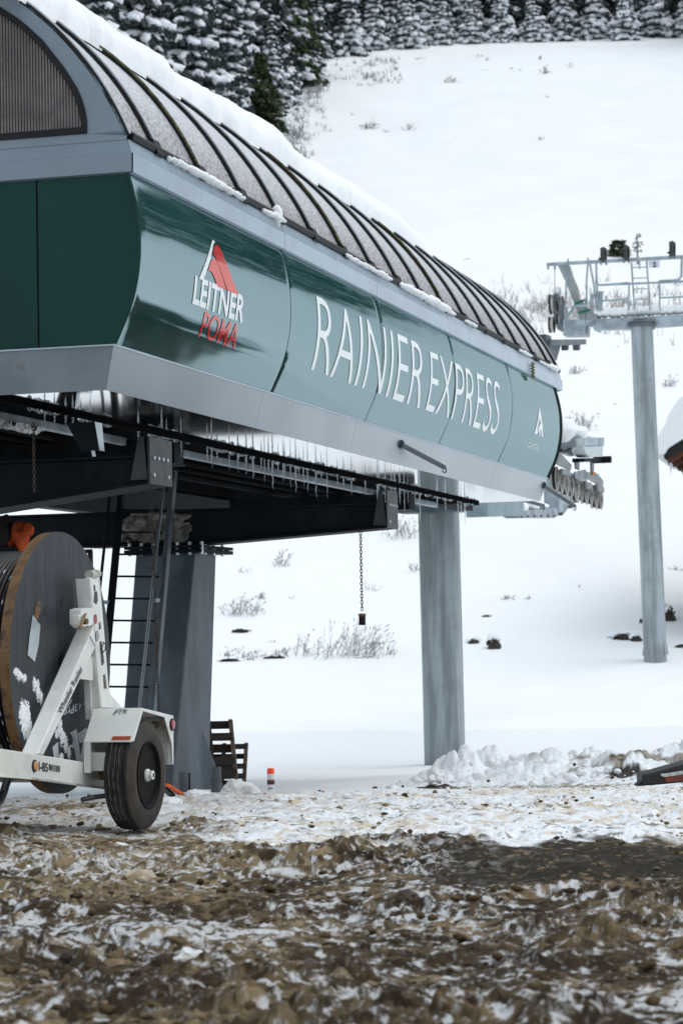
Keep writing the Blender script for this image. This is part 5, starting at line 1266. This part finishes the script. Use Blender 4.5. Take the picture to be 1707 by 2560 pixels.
tb([(1410, 820), (1410, 802), (1437, 764), (1465, 764)], .035, TT-.2)
build('railing', mb, mat('railing_steel', (.30, .37, .40), rough=.5, metal=.3, var=.2, vscale=3), tw, smooth=True, autos=40)
mb = MB(); mb.prism([Q(1407, 817), Q(1466, 814), Q(1466, 837), Q(1407, 838)], u*.5); mb.prism([Q(1461, 745), Q(1466, 745), Q(1466, 836), Q(1461, 836)], u*.1); mb.prism([Q(1478, 735), Q(1482, 735), Q(1482, 812), Q(1478, 812)], u*.1)
build('work_basket', mb, STEELL, tw, bev=.01)
def shv(x, y, r, t): 
    c_ = Q(x, y, t); mb.lathe(c_, v, [(-.02, r*.8), (-.02, r), (.03, r*.93), (.06, r*.93), (.10, r), (.10, r*.8), (.08, r*.3)], 28, mis=[0, 0, 1, 1, 0, 0])
mb = MB()
for x, y, r in ((1381, 760, .25), (1379, 812, .20), (1401, 765, .25), (1400, 800, .24)): shv(x-4, y, r, TT+.2)
sv = build('sheave_assembly', mb, [BLACK, RUBT], tw, smooth=True, autos=30)
mb = MB(); mb.prism([Q(1378, 738), Q(1396, 737), Q(1407, 765), Q(1408, 800), Q(1398, 822), Q(1392, 822), Q(1384, 790)], u*.6); mb.prism([Q(1370, 746), Q(1384, 745), Q(1384, 748), Q(1370, 749)], u*.1); mb.tube([Q(1386, 672), Q(1387, 740)], .01, 5)
mb.tube([Q(1393, 740), Q(1402, 770), Q(1401, 818)], .05, 8); build('rocker', mb, mat('rocker_dark', (.12, .14, .15), rough=.5, metal=.3, var=.3, vscale=6), sv, bev=.01)
for (x, y) in ((1508, 655), (1565, 650), (1680, 640)):
    mb = MB(); mb.lathe(Q(x, y-19), v, [(-.03, .16), (-.03, .19), (.03, .19), (.03, .16)], 16)
    for dx in (-6.5, 6.5): mb.prism([Q(x+dx-1.3, y-34), Q(x+dx+1.3, y-34), Q(x+dx+1.3, y+6), Q(x+dx-1.3, y+6)], u*.08)
    mb.tube([Q(x-12, y-9), Q(x+2, y-7)], .03, 6); mb.tube([Q(x-8, y-34), Q(x+7, y-34)], .02, 6); mb.prism([Q(x-5, y-30), Q(x+5, y-30), Q(x+5, y-12), Q(x-5, y-12)], u*.12)
    build('rope_grip', mb, mat('grip_black', (.03, .033, .035), rough=.6), tw)
mb = MB(); mb.prism([Q(1620, 650, TT-.05), Q(1648, 649, TT-.05), Q(1648, 668, TT-.05), Q(1622, 669, TT-.05)], u*.015); sg = build('number_plate', mb, SIGNW, tw)
mb = MB(); V_, F_ = text2d('2', .03); O_ = Q(1631, 667, TT-.058); EX = Q(1640, 667, TT-.058)-O_; EY = Q(1631, 654, TT-.058)-O_; mb.add([O_+EX*p[0]+EY*p[1] for p in V_], F_); build('numeral', mb, TEXTK, sg)
mb = MB(); i = 0
for x in np.arange(1486, 1900, 5.5):
    y = 789-(x-1486)*.052; yy_ = 784 if False else y-6
    lump(mb, Q(x, yy_+random.uniform(-1, 2), TT+.22), [.10, .24, .115*random.uniform(.85, 1.15)], ICO2, .25, 1.5, i); i += 1
build('tower_snow', mb, SNOW, smooth=True, autos=0, label='thick layer of snow lying on the tower crossarm', cat='snow')
mb = MB(); lump(mb, Q(1442, 805, TT+.25), [.28, .25, .15], ICO3, .1); build('snow_mound', mb, SNOW, smooth=True, autos=0, label='rounded snow mound in the tower work basket', cat='snow')
mb = MB(); lump(mb, Q(1393, 728, TT+.25), [.10, .2, .12], ICO3, .1); build('snow_mound', mb, SNOW, smooth=True, autos=0, label='snow cap on top of the tower sheave wheels', cat='snow')

# ================================================================== CABIN on the right
Yb = 60.; SC = 1.9
C0 = onY(1663, 1127, Yb); caz = D2R(12.6); cx_ = SC*np.array([math.cos(caz), -math.sin(caz), 0]); cy_ = SC*np.array([math.sin(caz), math.cos(caz), 0])
cb = empty('cabin', C0-zz*(C0[2]+.5)+cx_*1.6+cy_*2, 'dark timber hut with overhanging eave under deep snow at the right edge', 'cabin')
def K(x, y, z): return C0+cx_*x+cy_*y+zz*z*SC
WR, YD, PT = 1.35, 3.0, .60
def rise(x): return PT*x if x < WR else PT*(2*WR-x)
mb = MB(); mb.prism([K(0, 0, 0), K(WR, 0, rise(WR)), K(2*WR, 0, 0), K(2*WR, 0, -.10), K(WR, 0, rise(WR)-.12), K(0, 0, -.08)], cy_*YD); rf = build('roof', mb, CABIND, cb)
mb = MB(); mb.prism([K(.02, -.03, -.02), K(WR, -.03, rise(WR)-.02), K(2*WR-.02, -.03, -.02), K(2*WR-.02, -.03, -.17), K(WR, -.03, rise(WR)-.18), K(.02, -.03, -.12)], cy_*.028); mb.box(K(-.02, 0, -.10), cx_*.018, cy_*YD, zz*.19); build('barge_board', mb, CABIND, rf)
mb = MB(); mb.prism([K(.42, .4, -3.3), K(.42, .4, rise(.42)-.11), K(WR, .4, rise(WR)-.13), K(2*WR-.42, .4, rise(.42)-.11), K(2*WR-.42, .4, -3.3)], cy_*(YD-.8)); build('wall', mb, CABINW, cb)
RW = mat('rafter_wood', (.10, .035, .014), rough=.8, var=.3, vscale=6)
for k in range(4):
    mb = MB(); mb.prism([K(.02, .1+k*.8, -.085), K(.42, .1+k*.8, rise(.42)-.115), K(.42, .1+k*.8, rise(.42)-.21), K(.02, .1+k*.8, -.16)], cy_*.09); build('rafter', mb, RW, cb)
mb = MB(); mb.prism([K(.06, .0, -.09), K(.42, .0, rise(.42)-.125), K(WR, 0, rise(WR)-.14), K(WR, 0, rise(WR)-.16), K(.42, .0, rise(.42)-.145), K(.06, 0, -.11)], cy_*.395); build('soffit', mb, RW, cb)
mb = MB(); mb.box(K(.40, 1.4, -2.2), cx_*.02, cy_*1.1, zz*2.1); w_ = build('window', mb, GLASS, cb); mb = MB()
for (y0, y1, z0, z1) in ((-.08, 1.18, -.08, 0), (-.08, 1.18, 1.1, 1.18), (-.08, 0, 0, 1.1), (1.1, 1.18, 0, 1.1)): mb.box(K(.38, 1.4+y0, -2.2+z0), cx_*.05, cy_*(y1-y0), zz*SC*(z1-z0))
build('window_frame', mb, CABIND, w_)
mb = MB(); ni, nn = 34, 60; Gt = np.zeros((ni, nn, 3)); Gb = np.zeros((ni, nn, 3))
for i in range(ni):
    g_ = i/(ni-1); yv = -.12+g_*(YD+.24); ek = min(1, g_/.06, (1-g_)/.06)**.5 if 0 < g_ < 1 else 0
    for j in range(nn):
        f = j/(nn-1); x = -.16+f*(2*WR+.32); e2 = min(1, f/.11, (1-f)/.11)**.5 if 0 < f < 1 else 0
        th_ = (.60+.05*float(pn(np.array([yv*1.3]), np.array([f*5]))[0]))*ek*e2
        bz = rise(min(max(x, 0), 2*WR))-(.05 if x < 0 or x > 2*WR else 0)+.004; Gt[i, j] = K(x, yv, bz+th_-.0*PT); Gb[i, j] = K(x, yv, bz)
mb.grid(Gt, flip=True); mb.grid(Gb)
build('cabin_snow', mb, SNOW, smooth=True, autos=0, label='deep snow on the hut roof at the right edge', cat='snow')
for (x, y, L_) in ((.04, .25, .10), (.03, .62, .2), (.03, .72, .13)):
    icicle(K(x-.02, y, -.09), L_*1.9, 2.2, 'icicle hanging from the hut eave', 'icicles on the hut eave')

# unseen building added past the right edge: its reflection darkens the lower near panels
sh_ = empty('added_shed', (10.2, 34, -.6), 'low dark timber building added unseen outside the right edge to darken the reflection in the first green panel', 'added_shed')
mb = MB(); mb.box((9.6, 32.2, -1.2), (3.0, 0, 0), (0, 3.0, 0), (0, 0, 3.3)); mb.box((9.0, 33.1, -1.2), (.6, 0, 0), (0, 1.6, 0), (0, 0, 2.6)); build('wall', mb, CABINW, sh_, bev=.02)
mb = MB(); mb.box((9.4, 32.0, 2.11), (3.4, 0, 0), (0, 3.4, 0), (0, 0, .12)); mb.box((8.9, 33.0, 1.41), (.68, 0, 0), (0, 1.8, 0), (0, 0, .10)); build('roof', mb, CABIND, sh_)
mb = MB(); mb.box((9.38, 31.98, 2.235), (3.44, 0, 0), (0, 3.44, 0), (0, 0, .30)); mb.box((8.88, 32.98, 1.515), (.48, 0, 0), (0, 1.84, 0), (0, 0, .22)); build('snow_layer', mb, SNOW, sh_, bev=.08)
mb = MB(); mb.box((9.57, 32.3, -.6), (.03, 0, 0), (0, 1., 0), (0, 0, 2.1)); build('door', mb, WOODD, sh_)

# ================================================================== CONIFERS
NEED = [mat('needles', (.028, .040, .040), rough=.8, var=.45, vscale=1.2), mat('needles_green', (.040, .060, .020), rough=.8, var=.5, vscale=1.5)]  # needle colour lightened a little to stand in for distance haze
def conifer(H, Rb, seed, snow=.75, whorl=.42, green=False, snow_sz=1., needle=1.):
    rs = np.random.RandomState(seed); GV = []; GF = []; SV = []; SF = []; go = so = 0
    V1, F1 = ICO1
    z = .35
    while z < H*.985:
        k = 1-z/H; R = Rb*(k**.85)*(1+.18*rs.uniform(-1, 1)); nb = max(4, int(9*k**.4+rs.randint(0, 3))); a0 = rs.uniform(0, 6.28)
        for b in range(nb):
            if rs.rand() < .08: continue
            az_ = a0+b*6.283/nb+rs.uniform(-.25, .25); Lb = R*rs.uniform(.65, 1.12); d = np.array([math.cos(az_), math.sin(az_), 0]); s = np.array([-d[1], d[0], 0])
            nseg = max(2, int(Lb/.34)+1); dr = rs.uniform(.28, .55)
            f = (np.arange(nseg)+.6)/nseg; P = d*(Lb*f)[:, None]; P[:, 2] = z+.10*Lb*f-dr*Lb*f*f; w = (.16+.22*(1-abs(f-.55)))*Lb**.45
            nq = 6; Pq = np.repeat(P, nq, 0); wq_ = np.repeat(w, nq)[:, None]; m = len(Pq)
            c_ = Pq+s*rs.uniform(-1, 1, (m, 1))*wq_*.9+d*rs.uniform(-.2, .2, (m, 1)); c_[:, 2] += rs.uniform(-.08, .04, m); l = rs.uniform(.18, .38, (m, 1))*(1.1 if green else 1)*needle
            dd = d*rs.uniform(.2, 1, (m, 1))+s*rs.uniform(-1, 1, (m, 1))-zz*rs.uniform(.3, 1., (m, 1)); dd /= np.linalg.norm(dd, axis=1)[:, None]
            e = np.cross(dd, rs.normal(size=(m, 3))); e /= np.linalg.norm(e, axis=1)[:, None]+1e-9; wq = l*.24
            GV.append(np.stack([c_-e*wq, c_+dd*l*.6+e*wq*1.5, c_+dd*l, c_+dd*l*.5-e*wq*1.6], 1).reshape(-1, 3)); GF.append(np.arange(m*4).reshape(m, 4)+go); go += m*4
            for i in range(nseg):
                if rs.rand() < snow:
                    r = np.array([w[i]*.62, w[i]*.62, w[i]*.30+.03])*rs.uniform(.5, 1.2)*snow_sz; c_ = P[i]+s*rs.uniform(-.4, .4)*w[i]+np.array([0, 0, .06])
                    n_ = 1+.40*rs.uniform(-1, 1, size=(len(V1), 1)); SV.append(c_+V1*n_*r-np.outer(np.abs(V1@d), [0, 0, .12*w[i]*snow_sz])); SF.append(F1+so); so += len(V1)
        z += whorl*rs.uniform(.75, 1.2)*(.6+.4*k)
    GV = np.vstack(GV); GF = np.vstack(GF); tri = np.vstack([GF[:, [0, 1, 2]], GF[:, [0, 2, 3]]])
    if SV: V = np.vstack([GV, np.vstack(SV)]); F = np.vstack([tri, np.vstack(SF)+len(GV)]); m = [0]*len(tri)+[1]*sum(len(q_) for q_ in SF)
    else: V, F, m = GV, tri, [0]*len(tri)
    me = fast_mesh('crown', V, F, [NEED[1 if green else 0], SNOWT], m, smooth=True)
    tm = MB(); tm.tube([(0, 0, -.6), (0.02, 0, H*.3), (0, .02, H*.65), (0, 0, H*.97)], [.03*H**.7, .022*H**.7, .012*H**.7, .01], 8)
    t_me = bpy.data.meshes.new('trunk'); t_me.from_pydata([tuple(p) for p in np.vstack(tm.v)], [], tm.f); t_me.materials.append(TRUNK)
    return me, t_me
kinds = [conifer(6.0, 1.7, 1, 1., .46, False, 1.45, 1.1), conifer(7.0, 1.8, 2, .95, .50, False, 1.5, 1.2), conifer(5.0, 1.55, 3, 1., .44, False, 1.4, 1.), conifer(8.4, 1.9, 4, .9, .54, False, 1.55, 1.3), conifer(6.6, 1.45, 5, 1., .48, False, 1.5, 1.2)]
darkk = [conifer(13, 2.2, 6, .30, .58, False, 1.1, 1.5), conifer(15, 2.4, 7, .22, .60, False, 1.1, 1.6)]
bigk = [conifer(15, 3.2, 11, .78, .8, False, 1.5, 1.7), conifer(17, 3.6, 12, .7, .9, False, 1.6, 1.9), conifer(13, 3.0, 13, .85, .75, False, 1.5, 1.6)]
grn = conifer(8.2, 2.7, 21, .08, .40, True, .8, 1.5); grn2 = conifer(9, 2.6, 22, .40, .5, True, 1.3, 1.4)
ntree = [0]
def plant(kind, P, s, label, group='snowy conifers above the slope'):
    P = np.array(P, float); r = empty('conifer', (P[0], P[1], P[2]), label, 'tree', group)
    r.rotation_euler = (random.uniform(-.02, .02), random.uniform(-.02, .02), random.uniform(0, 6.28)); r.scale = (s, s, s*random.uniform(.92, 1.1))
    for nm, me in (('crown', kind[0]), ('trunk', kind[1])):
        o = bpy.data.objects.new(nm, me); COL.objects.link(o); o.parent = r
    ntree[0] += 1
def base_y(px):
    return float(np.interp(px, [640, 665, 700, 740, 790, 870, 950, 1150, 1300, 1500, 1707, 1800], [330, 312, 262, 205, 168, 132, 124, 106, 100, 97, 90, 86]))
L1 = 'snow laden conifer along the upper edge of the slope'; L2 = 'taller snowy conifer in the rows behind the forest edge'; L3 = 'large snow covered conifer in the forest left of the slope'
rowcnt = 0
for px in np.arange(706, 1790, 78):
    P = hitG(px+random.uniform(-7, 7), base_y(px)+random.uniform(-3, 3)); plant(random.choice(kinds), (P[0], P[1], G(P[0], P[1])-.25), random.uniform(.8, 1.2), L1)
for row, dy in ((1, 5), (2, 10), (3, 15), (4, 20)):
    for px in np.arange(690-row*20, 1810, 62):
        P = hitG(px+random.uniform(-12, 12), base_y(px)); P = P+np.array([0, dy+random.uniform(-2, 2), 0]); plant((random.choice([kinds[1], kinds[3], darkk[0], darkk[1]]) if row == 1 else random.choice(darkk)), (P[0], P[1], G(P[0], P[1])-.2), random.uniform(.9, 1.2), L2)
for (px, Y) in [(150, 118), (215, 132), (270, 120), (330, 136), (375, 124), (430, 138), (480, 128), (520, 142), (300, 150), (400, 155), (240, 160), (470, 158), (570, 150), (350, 170), (540, 168), (600, 160), (640, 164), (180, 150), (590, 178), (450, 180), (500, 148)]:
    X = (px-853)/FPX*Y; plant(random.choice(bigk), (X, Y, float(G(X, Y))-.3), random.uniform(.85, 1.1), L3, 'large snowy conifers left of the slope')
P = hitG(655, 335); plant(grn, (P[0], P[1], G(P[0], P[1])-.2), .74, 'green conifer with almost no snow at the lower corner of the forest', None)
P = P+np.array([-3.2, 1.5, 0]); plant(grn2, (P[0], P[1], G(P[0], P[1])-.2), 1.0, 'part green conifer with clumps of snow left of the bare green one', None)
P = hitG(735, 225); plant(grn2, (P[0], P[1]+2, G(P[0], P[1]+2)-.2), 1.05, 'green streaked conifer at the forest edge above the bare green tree', None)
# far-off wood that reads as one mass (outside the frame to the right, mirrored in the panels)
def wood():
    Vs = []; Fs = []; ms = []; off = 0; rs = np.random.RandomState(5); V1, F1 = ICO1
    for k in range(1100):
        az_ = rs.uniform(9.3, 72); D0 = float(np.interp(az_, [12, 24, 72], [190, 136, 136])); D = D0+rs.uniform(0, 75); X = D*math.sin(D2R(az_)); Y = D*math.cos(D2R(az_))
        if Y < 20: continue
        if X < .155*Y+1.5: continue
        H = rs.uniform(10, 17); z0 = float(G(X, Y))+ (0)
        for j in range(8):
            f = j/8; r = (1-f)*H*.2+.25; c_ = np.array([X+rs.uniform(-.3, .3), Y+rs.uniform(-.3, .3), z0+H*(.12+f*.9)]); Vs.append(c_+V1*(1+.3*rs.uniform(-1, 1, size=(len(V1), 1)))*[r, r, H*.085]); Fs.append(F1+off); off += len(V1); ms += [1 if rs.rand() < .45 and q_ % 3 == 0 else 0 for q_ in range(len(F1))]
    me = fast_mesh('distant_forest', np.vstack(Vs), np.vstack(Fs), [NEED[0], SNOWT], ms); o = bpy.data.objects.new('distant_forest', me); COL.objects.link(o)
    tag(o, 'far-off snowy wood on the hillside beyond the right of the slope', 'forest', kind='stuff')
wood()

# ================================================================== SHRUBS, SAPLINGS, ROCKS
def shrub(px, py, wpx, hpx, n, lab, m=TWIG, Yo=None, lean=.25, name='shrub', group=None, thick=1.):
    P = hitG(px, py) if Yo is None else onY(px, py, Yo); k = np.linalg.norm(P-CAMP)/FPX; mb = MB(); Wd, Hh = wpx*k, hpx*k
    for i in range(n):
        x = random.gauss(0, .25)*Wd; b = P+np.array([x, random.gauss(0, .25)*Wd*.6, -.05]); a = random.gauss(lean*.6, .45); L_ = Hh*random.uniform(.35, 1.)*math.exp(-(x/Wd*1.6)**2)
        d = np.array([math.sin(a), random.gauss(0, .3), math.cos(a)]); r_ = .4*k*thick*random.uniform(.6, 1.3)+.001
        e = b+d*L_; mb.tube([b, b+d*L_*.5+[.02*Wd*random.uniform(-1, 1), 0, 0], e], [r_*1.3, r_, r_*.6], 3)
        for j in range(3):
            f = random.uniform(.35, .9); s = b+d*L_*f; d2 = d+np.array([random.gauss(0, .5), random.gauss(0, .3), random.gauss(0, .25)]); mb.tube([s, s+d2*L_*.25], [r_*.8, r_*.4], 3)
            if random.random() < .5: mb.tube([s+d2*L_*.2, s+d2*L_*.27], r_*2.2, 4)
    build(name, mb, m, label=lab, cat='shrub', group=group, loc=P)
shrub(870, 1645, 190, 120, 60, 'big leafless shrub with long leaning twigs below the hanging weight', lean=.7, thick=1.1)
shrub(760, 1640, 110, 60, 26, 'low twiggy bush just left of the big leaning shrub', lean=.2, thick=1.2)
shrub(945, 1640, 80, 55, 22, 'low twiggy bush just right of the big leaning shrub', lean=.3, thick=1.2)
shrub(605, 1540, 120, 60, 46, 'frosted bush on the slope right of the pedestal leg', lean=.4, thick=1.2)
shrub(700, 1420, 50, 60, 14, 'thin plant under the far beam arm', thick=1.2); shrub(610, 1435, 50, 26, 12, 'small twig tuft near the pedestal top', thick=1.2)
shrub(1010, 1345, 110, 60, 40, 'frosted bush showing left of the steel column', thick=1.1); shrub(1450, 1075, 90, 50, 40, 'frosted bush on the slope above the sheave train', thick=1.1)
shrub(1040, 1430, 40, 30, 14, 'tiny bush touching the left side of the steel column', thick=1.1); shrub(925, 1480, 30, 40, 9, 'thin tuft behind the hanging chain', thick=1.)
for i, (px, py, w_, h_) in enumerate([(925, 322, 45, 26), (1022, 325, 22, 24), (965, 330, 12, 16), (1128, 205, 40, 22), (925, 195, 34, 22), (1350, 148, 12, 20), (1362, 184, 30, 22), (1423, 168, 12, 16), (1350, 350, 26, 14), (1365, 243, 10, 10), (880, 288, 10, 10), (1212, 176, 12, 12), (1050, 148, 26, 12), (1300, 176, 10, 8), (990, 172, 10, 8), (1280, 172, 8, 8), (1590, 238, 8, 6), (1165, 650, 18, 14), (1330, 555, 14, 8), (1140, 340, 10, 6), (1205, 345, 12, 6), (1200, 142, 12, 14), (1215, 150, 10, 12), (1540, 870, 18, 10), (1536, 1010, 12, 8), (1670, 965, 24, 30), (1438, 935, 24, 36), (790, 1580, 24, 16), (680, 1610, 14, 20), (650, 1500, 18, 30), (730, 1500, 12, 20), (1270, 1500, 30, 26), (1320, 1505, 24, 20), (1450, 1475, 8, 18), (1690, 1430, 20, 22)]):
    shrub(px, py, w_, h_, max(5, int(w_*h_/40)), ('small dark twig tuft poking through the snow of the slope'), TWIG, thick=1.15, group='twig tufts on the slope', name='twig_tuft')
def brush(region, n, lab, m, hpx=26):
    mb = MB()
    for i in range(n):
        px, py = region(); P = hitG(px, py); k = np.linalg.norm(P-CAMP)/FPX
        for j in range(random.randint(3, 8)):
            b = P+np.array([random.gauss(0, 6)*k, random.gauss(0, 6)*k, 0]); a = random.gauss(0, .35); L_ = hpx*k*random.uniform(.3, 1.1); mb.tube([b, b+np.array([math.sin(a), random.gauss(0, .2), math.cos(a)])*L_], [.9*k, .4*k], 3)
    build('brush', mb, m, label=lab, cat='brush', kind='stuff', loc=(0, 90, 10))
brush(lambda: (random.uniform(1180, 1707), random.gauss(775, 28)+random.random()*20), 300, 'band of frosted reddish brush across the slope behind the tower', TWIGR, 30)
brush(lambda: (lambda f: (720+f*60+random.gauss(0, 26), 420-f*220+random.gauss(0, 22)))(random.random()), 170, 'thin frosted brush along the left margin of the slope', TWIG, 18)
brush(lambda: (random.uniform(800, 1000), random.uniform(150, 215)), 60, 'sparse twigs high on the slope below the trees', TWIG, 12)
brush(lambda: (random.uniform(560, 720), 1640+random.gauss(0, 8)), 60, 'dark grass bank at the foot of the slope right of the leg', mat('dark_grass', (.16, .15, .14), rough=.9), 10)
# young saplings near the tower top
sap = conifer(2.6, .9, 31, .35, .3, True, .8)
P = hitG(1545, 640); r = empty('sapling', P, 'small green conifer sapling bowed with snow above the tower beam', 'tree'); r.scale = (.75, .75, .32)
for nm, me in (('crown', sap[0]), ('trunk', sap[1])):
    o = bpy.data.objects.new(nm, me); COL.objects.link(o); o.parent = r
P = hitG(1594, 660); k = np.linalg.norm(P-CAMP)/FPX; mb = MB(); mb.tube([P, P+zz*76*k], [2.6*k, 1.2*k], 6)
for i in range(26):
    h = random.uniform(30, 76)*k; a = random.choice([-1, 1])*random.uniform(.9, 1.6); L_ = random.uniform(6, 20)*k*(1-.5*(h/76/k)); b = P+zz*h; e = b+np.array([math.sin(a), random.gauss(0, .5), -.1])*L_; mb.tube([b, e], [1.2*k, .8*k], 3); 
    if random.random() < .6: mb.tube([e, e+np.array([1, 0, .2])*3*k], 2.2*k, 4)
build('sapling', mb, mat('dark_sapling', (.07, .075, .07), rough=.9), label='thin dark bare sapling standing behind the tower beam', cat='tree')
# rocks
def rock(px, py, wpx, hpx, lab):
    P = hitG(px, py); k = np.linalg.norm(P-CAMP)/FPX; rt = empty('rock', P, lab, 'rock'); mb = MB()
    splat(mb, P+np.array([0, -.05, hpx*k*.15]), [wpx*k*.62, 0, 0], [0, hpx*k*.2, hpx*k*.62], [0, -.9, .4], .25*wpx*k, px*.13, 34, .05, .5, 2.0); build('stone', mb, ROCKM, rt, smooth=True, autos=50)
    mb = MB()
    for q_ in range(4): lump(mb, P+np.array([random.uniform(-.5, .5)*wpx*k, wpx*k*.45, hpx*k*(.55+random.uniform(-.05, .25))]), [wpx*k*random.uniform(.3, .6), wpx*k*.6, hpx*k*random.uniform(.25, .45)], ICO3, .2, 1.2, q_+px)
    build('snow_cap', mb, SNOW, rt, smooth=True, autos=0)
rock(1234, 1622, 30, 34, 'dark rock split by snow, right of the steel column'); rock(1183, 1612, 22, 18, 'small dark rock left of the split one'); rock(1215, 1545, 20, 9, 'thin dark rock sliver above the split rock')
rock(1560, 1600, 46, 20, 'wide brown rock left of the tower foot'); rock(1590, 1604, 26, 18, 'brown rock between the wide rock and the tower foot'); rock(1672, 1552, 26, 40, 'tall dark rock right of the tower column'); rock(1606, 1560, 16, 18, 'small dark rock peeking left of the tower column'); rock(1702, 1622, 24, 14, 'dark rock at the right edge below the cabin'); rock(600, 1582, 34, 10, 'flat dark rock right of the pedestal leg')
rock(685, 1648, 44, 7, 'low dark earth bank left of the big shrub'); rock(575, 1655, 44, 6, 'long low dark earth streak beside the leg')

# ================================================================== WORLD, LIGHT, CAMERA
w = bpy.data.worlds.new("World"); sc.world = w; w.use_nodes = True; nt = w.node_tree; bg = nt.nodes['Background']
sky = nt.nodes.new('ShaderNodeTexSky'); sky.sky_type = 'NISHITA'; sky.sun_disc = False
SE, SA = D2R(58), D2R(82)     # elevation; azimuth clockwise from +Y: the light comes from the right
sky.sun_elevation = SE; sky.sun_rotation = SA; sky.altitude = 1500; sky.air_density = 1.; sky.dust_density = 3.; sky.ozone_density = 1.
hs = nt.nodes.new('ShaderNodeHueSaturation'); hs.inputs['Saturation'].default_value = .22; nt.links.new(sky.outputs[0], hs.inputs['Color'])
mx = nt.nodes.new('ShaderNodeMix'); mx.data_type = 'RGBA'; mx.inputs['Factor'].default_value = .55; nt.links.new(hs.outputs[0], mx.inputs['A']); mx.inputs['B'].default_value = (5.35, 6.1, 6.75, 1)   # overcast layer
nt.links.new(mx.outputs['Result'], bg.inputs['Color']); bg.inputs['Strength'].default_value = .145
sl = bpy.data.lights.new('sun', 'SUN'); sl.energy = .8; sl.angle = D2R(45); sl.color = (1., .98, .95); so = bpy.data.objects.new('sun', sl); COL.objects.link(so)
sd = Vector((math.sin(SA)*math.cos(SE), math.cos(SA)*math.cos(SE), math.sin(SE))); so.rotation_euler = sd.to_track_quat('Z', 'Y').to_euler(); so.location = sd*60

cam = bpy.data.cameras.new('camera'); co = bpy.data.objects.new('camera', cam); COL.objects.link(co); sc.camera = co
M = Matrix(((CR[0], CU[0], -CF[0], 0), (CR[1], CU[1], -CF[1], 0), (CR[2], CU[2], -CF[2], CAMP[2]), (0, 0, 0, 1))); co.matrix_world = M
cam.sensor_fit = 'HORIZONTAL'; cam.sensor_width = 24; cam.lens = FPX/1707*24; cam.clip_end = 3000; cam.clip_start = .1
cam.dof.use_dof = True; cam.dof.focus_distance = 20.5; cam.dof.aperture_fstop = 4.0
sc.view_settings.view_transform = 'Standard'; sc.view_settings.look = 'None'; sc.view_settings.gamma = 1; sc.view_settings.exposure = 0.31
sc.render.resolution_x = 682; sc.render.resolution_y = 1024
print('trees', ntree[0], 'objects', len(bpy.data.objects))
